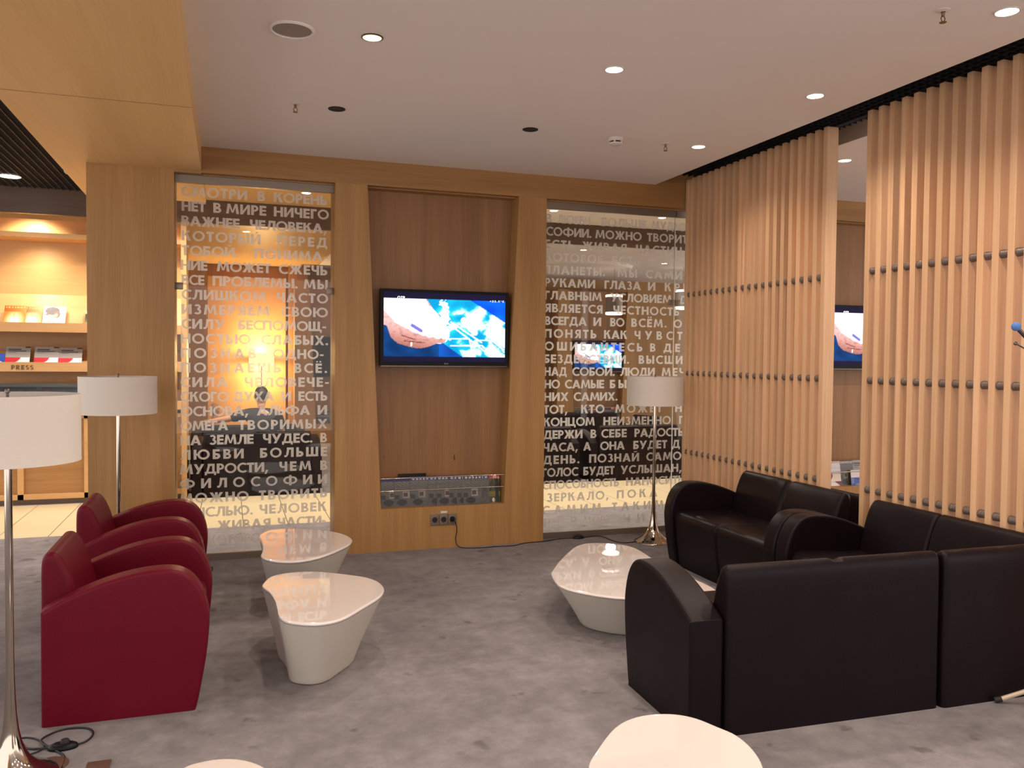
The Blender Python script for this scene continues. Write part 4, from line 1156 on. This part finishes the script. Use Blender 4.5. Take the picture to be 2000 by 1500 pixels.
# ------------------------------------------------------------------ display shelving on the left
def press_shelf():
    t = tag(empty('display_shelf', (-1.4, 8.95, 0)), 'lit birch display shelving with press magazines at the left edge', 'shelving')
    x0, x1 = -3.2, 1.00
    def part(name, bx, mat=M['birch'], bevel=0):
        m = MB()
        for b in bx: m.box(*b)
        return m.build(name, mat, t, bevel=bevel)
    part('back_panel', [(x0, x1, 0.42, 0.45, 0, 2.765)])
    part('side_panel', [(x1-0.05, x1, 0.02, 0.42, 0, 2.765)])
    part('cornice', [(x0, x1-0.05, 0.06, 0.42, 2.545, 2.590)])
    # sloping display boards, each with a front lip
    for z, nm in ((1.735, 'upper'), (1.360, 'middle'), (0.985, 'lower')):
        m = MB(); m.prism_y([(x0, z-0.088), (x1-0.05, z-0.088), (x1-0.05, z), (x0, z)], 0.0, 0.025)
        m.box(x0, x1-0.05, 0.025, 0.10, z-0.088, z-0.06)
        top = z+0.285 if nm == 'upper' else z+0.10
        yb = 0.30 if nm == 'upper' else 0.22
        m.add([(x0, 0.08, z-0.062), (x1-0.05, 0.08, z-0.062), (x1-0.05, yb, top), (x0, yb, top), (x0, 0.42, z-0.062), (x1-0.05, 0.42, z-0.062), (x1-0.05, 0.42, top), (x0, 0.42, top)],
              [(0, 1, 2, 3), (3, 2, 6, 7), (0, 4, 5, 1), (1, 5, 6, 2), (0, 3, 7, 4)] if nm == 'upper' else [(0, 1, 2, 3), (0, 4, 5, 1), (3, 2, 5, 4), (1, 5, 2), (0, 3, 4)])
        sh = m.build('display_board', M['birch'], t)
        if nm == 'middle':
            q = MB(); lettering(q, 'PRESS', -0.535, -0.350, z-0.070, 0.042, -0.004)
            q.build('shelf_lettering', M['letters_dark'], sh)
    part('cabinet', [(x0, x1-0.05, 0.06, 0.42, 0.05, 0.86)], M['oak_x'])
    m = MB()
    for a in (-2.6, -1.9, -1.2, -0.5):
        m.box(a, a+0.05, 0.03, 0.06, 0.05, 0.86)
    m.box(x0, x1-0.05, 0.03, 0.06, 0.05, 0.10); m.box(x0, x1-0.05, 0.03, 0.06, 0.82, 0.86); m.box(0.07, 0.15, 0.03, 0.06, 0.05, 0.86)
    m.build('cabinet_frame', M['birch'], t)
    part('plinth', [(x0, x1-0.05, 0.05, 0.42, 0, 0.05)], M['header'])
    for x in (-0.42, -1.5, 0.62):
        L = bpy.data.lights.new('cove_bulb', 'SPOT'); L.energy = 40; L.color = (1.0, 0.84, 0.58); L.shadow_soft_size = 0.03; L.spot_size = R(120); L.spot_blend = 0.8
        o = bpy.data.objects.new('cove_bulb', L); COL.objects.link(o); o.parent = t; o.location = (x, 0.10, 2.74); o.rotation_euler = (R(38), 0, 0)
    for x in (-1.3, -0.35, 0.6):
        L = bpy.data.lights.new('shelf_bulb', 'SPOT'); L.energy = 44; L.color = (1.0, 0.86, 0.60); L.shadow_soft_size = 0.10; L.spot_size = R(150); L.spot_blend = 1.0
        o = bpy.data.objects.new('shelf_bulb', L); COL.objects.link(o); o.parent = t; o.location = (x, 0.10, 2.535); o.rotation_euler = (R(16), 0, 0)
    return t
press_shelf()
GM = 'magazines on the lit upper shelf'
magazine((-2.018, 8.985, 1.685), 0.185, 0.25, R(32), cover_sky, 'orange magazine with gold masthead, front one of the pair on the upper shelf', GM, title='SKYSHOP', ink='ink_gold')
magazine((-1.872, 9.003, 1.685), 0.175, 0.245, R(32), cover_sky, 'orange magazine with gold masthead, half covered by its twin', GM, title='SKYSHOP', ink='ink_gold')
magazine((-1.690, 8.990, 1.685), 0.195, 0.25, R(32), cover_portrait, 'white magazine with a dark-haired face on the upper shelf', GM)
magazine((-1.325, 8.990, 1.685), 0.17, 0.21, R(32), cover_busy, 'dark magazine mostly hidden behind the oak column on the upper shelf', GM)
GR = 'grey and red reports on the press shelf'
magazine((-2.001, 8.983, 1.312), 0.205, 0.215, R(25), cover_report, 'grey and red report at the left, beside a blue leaflet', GR)
magazine((-1.760, 8.985, 1.312), 0.205, 0.215, R(25), cover_report, 'grey and red report in the middle above the shelf lettering', GR)
magazine((-1.556, 8.991, 1.312), 0.205, 0.208, R(25), cover_report, 'grey and red report at the right, beside the oak column', GR)
magazine((-2.105, 8.987, 1.312), 0.105, 0.14, R(25), cover_blue, 'small blue leaflet at the left edge of the press shelf', 'leaflets on the press shelf', cat='leaflet')
for k, (x, lb) in enumerate(((-2.12, 'leftmost'), (-1.93, 'second from left'), (-1.70, 'third from left'), (-1.56, 'rightmost'))):
    magazine((x, 9.022-0.0155*k, 0.936), 0.27, 0.235, R(22), cover_news, 'folded dark newspaper on the lowest shelf, %s of four' % lb, 'newspapers on the lowest shelf', cat='newspaper', thick=0.012)

# ------------------------------------------------------------------ sockets, cords, floor plates
def socket_set():
    t = tag(empty('wall_socket', (1.436, YW, 0.176)), 'grey triple wall socket low on the oak panel under the rack', 'socket')
    for k in range(3):
        m = MB(); m.box(k*0.0685, k*0.0685+0.0665, -0.009, 0, 0, 0.084)
        f = m.build('socket_plate', M['grey_plastic'], t, bevel=0.003)
        c = k*0.0685+0.033
        m = MB(); m.rings([[(c+r*math.cos(2*math.pi*i/24), y, 0.043+r*math.sin(2*math.pi*i/24)) for i in range(24)] for r, y in ((0.021, -0.0098), (0.019, -0.0092), (0.017, -0.0091))])
        m.build('outlet', M['black_matt'], f)
    m = MB(); m.box(0.080, 0.130, -0.0012, 0, 0.090, 0.106); m.build('label_plate', M['white_plastic'], t)
socket_set()
def power_cord(pts, label, r=0.0036, plug=None, switch=None, swd=(1, 0)):
    t = tag(empty('power_cord', pts[0]), label, 'power cord', 'black lamp cords')
    o = Vector(pts[0])
    m = MB(); m.tube(spline([Vector(p)-o for p in pts], 8), r, 8); m.build('cable', M['cord'], t, smooth=60)
    if plug:
        m = MB(); q = Vector(plug)-o
        m.rings([[(q.x+rr*math.cos(2*math.pi*i/20), q.y+y, q.z+rr*math.sin(2*math.pi*i/20)) for i in range(20)] for rr, y in ((0.018, 0.0), (0.018, -0.016), (0.010, -0.034), (0.005, -0.040))])
        m.build('plug', M['black'], t, smooth=40)
    if switch:
        q = Vector(switch)-o; d = Vector((swd[0], swd[1], 0)).normalized(); n = Vector((-d.y, d.x, 0))
        m = MB(); rs = []
        for z, s in ((0.0, 0.96), (0.006, 1.0), (0.014, 0.9), (0.021, 0.6)):
            rs.append([q+d*(0.052*s*math.cos(a))+n*(0.030*s*math.sin(a))+Vector((0, 0, z)) for a in [2*math.pi*i/28 for i in range(28)]])
        m.rings(rs); sw = m.build('foot_switch', M['black'], t, smooth=50)
        m = MB(); rs = []
        for z, s in ((0.016, 1.0), (0.028, 1.0), (0.033, 0.75)):
            rs.append([q+d*0.006+d*(0.016*s*math.cos(a))+n*(0.016*s*math.sin(a))+Vector((0, 0, z)) for a in [2*math.pi*i/20 for i in range(20)]])
        m.rings(rs); m.build('pedal', M['rubber'], sw, smooth=50)
    return t
power_cord([(1.606, 6.098, 0.219), (1.615, 6.085, 0.205), (1.632, 6.10, 0.165), (1.637, 6.115, 0.12), (1.628, 6.116, 0.068), (1.640, 6.106, 0.022), (1.675, 6.085, 0.005), (1.793, 6.050, 0.004), (1.957, 6.055, 0.004), (2.076, 6.050, 0.004), (2.193, 6.11, 0.004), (2.348, 6.122, 0.004), (2.50, 6.175, 0.004), (2.62, 6.165, 0.006),
            (2.70, 6.165, 0.006), (2.838, 6.185, 0.004), (2.873, 6.12, 0.004), (2.887, 5.97, 0.004), (2.941, 5.898, 0.004), (3.045, 5.90, 0.006)],
           'black cord from the wall socket along the carpet to the lamp at right', plug=(1.606, 6.126, 0.220), switch=(2.661, 6.165, 0.0))
power_cord([(-0.555, 3.20, 0.004), (-0.56, 3.311, 0.004), (-0.616, 3.39, 0.006), (-0.662, 3.455, 0.011), (-0.641, 3.528, 0.004), (-0.595, 3.556, 0.004), (-0.53, 3.545, 0.004), (-0.497, 3.508, 0.004), (-0.491, 3.458, 0.004), (-0.513, 3.41, 0.005), (-0.56, 3.392, 0.008),
            (-0.60, 3.392, 0.008), (-0.65, 3.40, 0.006), (-0.70, 3.42, 0.004), (-0.72, 3.46, 0.004)],
           'black cord with foot switch curling beside the big floor lamp at left', switch=(-0.578, 3.393, 0.0))
power_cord([(-0.78, 3.345, 0.004), (-0.70, 3.36, 0.004), (-0.652, 3.39, 0.004), (-0.648, 3.44, 0.004), (-0.69, 3.50, 0.004), (-0.74, 3.52, 0.004), (-0.775, 3.47, 0.004)],
           'thin black cord looping round the base of the big floor lamp', r=0.003)
power_cord([(-0.22, 5.455, 0.004), (-0.16, 5.47, 0.05), (-0.112, 5.49, 0.125), (-0.098, 5.50, 0.115), (-0.108, 5.505, 0.10), (-0.16, 5.52, 0.09), (-0.24, 5.56, 0.03), (-0.40, 5.60, 0.004)],
           'short loop of black cord behind the farther red armchair', r=0.003)
m = MB(); m.box(-0.475, -0.397, 3.155, 3.238, 0, 0.006); tag(m.build('floor_socket_cover', M['brown_metal'], bevel=0.002), 'small brown metal floor plate at the bottom left of the carpet', 'floor plate')
m = MB(); m.lathe([(0.062, 0), (0.062, 0.004), (0.055, 0.007)], cx=-0.600, cy=3.262, n=32); tag(m.build('floor_box_lid', M['brown_metal'], smooth=40), 'round reddish floor plate beside the big lamp base', 'floor plate')

# ------------------------------------------------------------------ microphone stand at the right edge
def mic_stand():
    px, py = 3.335, 2.50
    t = tag(empty('microphone_stand', (px, py, 0)), 'beige stand at the right edge, one leg resting before the corner sofa', 'stand')
    for k, (dx, dy) in enumerate(((-0.235, 0.165), (0.17, -0.02), (-0.06, -0.28))):
        m = MB(); m.tube([(dx, dy, 0.014), (0.0, 0.0, 0.155)], 0.010, 12); l = m.build('leg', M['beige_metal'], t, smooth=50)
        m = MB(); v = Vector((dx, dy, 0)).normalized()
        m.tube([(dx+v.x*0.014, dy+v.y*0.014, 0.0105), (dx-v.x*0.012, dy-v.y*0.012, 0.020)], 0.0125, 12); m.build('rubber_foot', M['rubber'], l, smooth=50)
    m = MB(); m.lathe([(0.022, 0.13), (0.022, 0.19)], n=20); m.build('collar', M['rubber'], t, smooth=50)
    m = MB(); m.lathe([(0.010, 0.10), (0.010, 1.46)], n=16); m.build('pole', M['beige_metal'], t, smooth=50)
    m = MB(); m.tube([(0.0, 0, 1.44), (-0.06, 0.03, 1.46), (-0.12, 0.05, 1.478)], 0.006, 10); m.build('boom', M['steel'], t, smooth=50)
    return px, py
mic_stand()
def microphone(a, b, label, r, rs, foam):
    a = Vector(a); b = Vector(b); t = tag(empty('microphone', a), label, 'microphone', 'microphones at the right edge')
    m = MB(); m.tube([Vector((0, 0, 0)), (b-a)*0.95], rs*0.72, 14, r1=rs); m.build('handle', M['steel'], t, smooth=50)
    m = MB(); m.sphere(b-a, r); m.build('windscreen', foam, t, smooth=60)
microphone((3.21, 2.60, 1.482), (3.062, 2.60, 1.596), 'microphone with a round blue foam head before the near screen', 0.0185, 0.0095, M['foam_blue'])
microphone((3.22, 2.62, 1.474), (3.073, 2.61, 1.527), 'small dark grey microphone just below the blue foam one', 0.008, 0.0035, M['steel'])

# ------------------------------------------------------------------ far lounge: lamps, chair, people
def pendant(x, y, z, lb):
    t = tag(empty('pendant_lamp', (x, y, z)), lb, 'pendant lamp', 'drum pendants in the far lounge')
    m = MB(); m.lathe([(0.135, 0.055), (0.135, 0.288), (0.132, 0.288), (0.132, 0.055)], n=36, cap0=False, cap1=False); m.build('lamp_shade', M['pendant_shade'], t, smooth=50)
    for z0, nm in ((0.0, 'lower'), (0.27, 'upper')):
        m = MB(); m.lathe([(0.120, z0+0.014), (0.135, z0+0.020), (0.135, z0+0.052), (0.120, z0+0.058)], n=36); m.build('glowing_rim', M['pendant_lit'], t, smooth=50)
    m = MB(); m.lathe([(0.003, 0.34), (0.003, 2.93-z)], n=8); m.build('cable', M['steel'], t)
    L = bpy.data.lights.new('bulb', 'POINT'); L.energy = 8; L.color = WARM; L.shadow_soft_size = 0.08
    o = bpy.data.objects.new('bulb', L); COL.objects.link(o); o.parent = t; o.location = (0, 0, -0.06)
pendant(5.74, 12.0, 2.12, 'drum pendant with glowing rims above the television in the right glass wall')
pendant(6.98, 12.0, 2.24, 'drum pendant with glowing rims at the right edge of the right glass wall')
def ceiling_dome():
    m = MB(); m.lathe([(0.95, 0.0), (0.93, -0.05), (0.5, -0.085), (0.10, -0.095), (0.085, -0.06)], cx=5.3, cy=12.6, n=64)
    for i, v in enumerate(m.v): m.v[i] = (v[0], v[1], v[2]+2.93)
    tag(m.build('ceiling_dome', M['ceil'], smooth=50), 'wide shallow white ceiling disc in the far lounge, right glass wall', 'ceiling panel')
ceiling_dome()
seating('armchair', 'dark rounded armchair at the right edge of the right glass wall', 'armchair', (5.45, 10.85, 0), R(200), 0.69, 1, (1, 1), 0.112, M['black_leather'])
m = MB(); m.lathe([(0.11, 0), (0.125, 0.02), (0.14, 0.34), (0.132, 0.34), (0.12, 0.03)], cx=-0.62, cy=8.75, n=32)
tag(m.build('waste_bin', M['steel'], smooth=40), 'small steel bin on the tiles left of the dark sofa, left glass wall', 'bin')

def skinned(name, joints, edges, mat, parent, sub=2, root=0):
    me = bpy.data.meshes.new(name)
    me.from_pydata([j[0] for j in joints], edges, [])
    o = bpy.data.objects.new(name, me); COL.objects.link(o); o.parent = parent
    sk = o.modifiers.new('skin', 'SKIN'); sk.use_smooth_shade = True
    for i, j in enumerate(joints):
        me.skin_vertices[0].data[i].radius = j[1]
        me.skin_vertices[0].data[i].use_root = (i == root)
    sb = o.modifiers.new('sub', 'SUBSURF'); sb.levels = sub; sb.render_levels = sub
    me.materials.append(mat)
    return o
def finish_skin(o):
    dg = bpy.context.evaluated_depsgraph_get(); dg.update()
    me = bpy.data.meshes.new_from_object(o.evaluated_get(dg)); o.modifiers.clear(); o.data = me
    me.polygons.foreach_set('use_smooth', [True]*len(me.polygons)); return o
def person(loc, rz, label, shirt, hair, arm_left_out, s=1.0, scale=1.0):
    """seated figure, local +x is the facing direction, origin on the floor below the hips"""
    t = tag(empty('person', loc, rz), label, 'person', None)
    t.scale = (scale, scale, scale)
    J = [((0, 0, .47), (.15, .13)), ((.0, 0, .62), (.14, .12)), ((-.04, 0, .78), (.16, .11)), ((-.05, 0, .90), (.13, .09)), ((-.03, 0, .97), (.055, .055)), ((-.01, 0, 1.03), (.055, .055)),
         ((.01, 0, 1.10), (.085, .075)), ((.01, 0, 1.19), (.09, .08)), ((.0, 0, 1.255), (.045, .045)),
         ((.09, .10, .47), (.085, .08)), ((.46, .12, .48), (.062, .06)), ((.48, .12, .20), (.055, .05)), ((.46, .12, -.06), (.036, .036)), ((.58, .12, -.09), (.036, .028)),
         ((.09, -.10, .47), (.085, .08)), ((.46, -.12, .48), (.062, .06)), ((.48, -.12, .20), (.055, .05)), ((.46, -.12, -.06), (.036, .036)), ((.58, -.12, -.09), (.036, .028)),
         ((-.05, .20, .885), (.062, .06)), ((-.05, -.20, .885), (.062, .06))]
    E = [(0,1),(1,2),(2,3),(3,4),(4,5),(5,6),(6,7),(7,8),(0,9),(9,10),(10,11),(11,12),(12,13),(0,14),(14,15),(15,16),(16,17),(17,18),(3,19),(3,20)]
    if arm_left_out: LA = [((-.06, .42, .83), (.048, .046)), ((-.02, .60, .80), (.036, .036)), ((.02, .70, .79), (.036, .024))]
    else: LA = [((.02, .27, .66), (.048, .046)), ((.22, .20, .60), (.036, .036)), ((.32, .17, .58), (.036, .024))]
    RA = [((.02, -.27, .66), (.048, .046)), ((.22, -.20, .60), (.036, .036)), ((.32, -.17, .58), (.036, .024))]
    for k, A in ((19, LA), (20, RA)):
        prev = k
        for a in A:
            J.append(a); E.append((prev, len(J)-1)); prev = len(J)-1
    b = finish_skin(skinned('body', J, E, M['skin'], t))
    # five fingers and a thumb on each hand
    m = MB()
    for A, sgn in ((LA, 1), (RA, -1)):
        h = Vector(A[2][0]); d = (h-Vector(A[1][0])).normalized(); side = d.cross(Vector((0, 0, 1))).normalized()
        for k in range(4):
            o = side*(k-1.5)*0.018
            ln = (0.062, 0.072, 0.068, 0.052)[k]
            m.tube([h+o*0.8, h+o+d*ln*0.6, h+o+d*ln+Vector((0, 0, -0.018))], 0.009, 8, r1=0.0065)
        m.tube([h-d*0.03-side*0.028*sgn, h+d*0.01-side*0.05*sgn, h+d*0.035-side*0.052*sgn], 0.010, 8, r1=0.007)
    m.build('fingers', M['skin'], b, smooth=60)
    # face
    m = MB()
    m.sphere((.098, 0, 1.125), 0.017, 10, 8, 0); m.sphere((.0, .082, 1.13), 0.020, 10, 8, 0, 1.5); m.sphere((.0, -.082, 1.13), 0.020, 10, 8, 0, 1.5)
    m.build('nose_and_ears', M['skin'], b, smooth=60)
    m = MB()
    for s_ in (1, -1): m.sphere((.084, .030*s_, 1.155), 0.010, 10, 8)
    m.build('eyes', M['black'], b, smooth=60)
    # clothes follow the body: shirt and trousers as slightly larger shells
    JS = [((0, 0, .50), (.162, .142)), ((.0, 0, .62), (.152, .132)), ((-.04, 0, .78), (.172, .122)), ((-.05, 0, .905), (.160, .118)), ((-.035, 0, .965), (.080, .076)), ((-.05, .20, .887), (.084, .082)), ((-.05, -.20, .887), (.084, .082))]
    ES = [(0,1),(1,2),(2,3),(3,4),(3,5),(3,6)]
    for k, A in ((5, LA), (6, RA)):
        p0 = Vector(JS[k][0]); p1 = Vector(A[0][0])
        JS.append((tuple(p0.lerp(p1, 0.95)), (.064, .062))); ES.append((k, len(JS)-1))
    finish_skin(skinned('shirt', JS, ES, shirt, t))
    JT = [((0, 0, .47), (.155, .14))]; ET = []
    for sg in (1, -1):
        prev = 0
        for a in (((.09, .10*sg, .47), (.095, .09)), ((.46, .12*sg, .48), (.072, .07)), ((.48, .12*sg, .20), (.064, .06)), ((.465, .12*sg, -.02), (.052, .052))):
            JT.append(a); ET.append((prev, len(JT)-1)); prev = len(JT)-1
    finish_skin(skinned('trousers', JT, ET, M['shirt'], t))
    m = MB()
    rs = []
    for k in range(1, 10):
        a = math.pi*k/10*0.70
        rs.append([(-.006+(.098*math.sin(a))*math.cos(p)*(1.0), .088*math.sin(a)*math.sin(p), 1.175+.095*math.cos(a)-(0.05 if math.cos(p) < 0 else 0)*(k/9)) for p in [2*math.pi*i/24 for i in range(24)]])
    m.rings(rs, cap0=True, cap1=False); m.build('hair', hair, t, smooth=60)
    return t
person((0.33, 9.34, 0.115), R(82), 'person in a black top seated with back turned, arm along the sofa', M['shirt'], M['hair_dark'], True, scale=0.79)
person((-0.16, 10.36, 0.07), R(60), 'fair-haired person in light clothes, low at the left of the left glass', M['shirt_warm'], M['hair_blond'], False, scale=0.64)
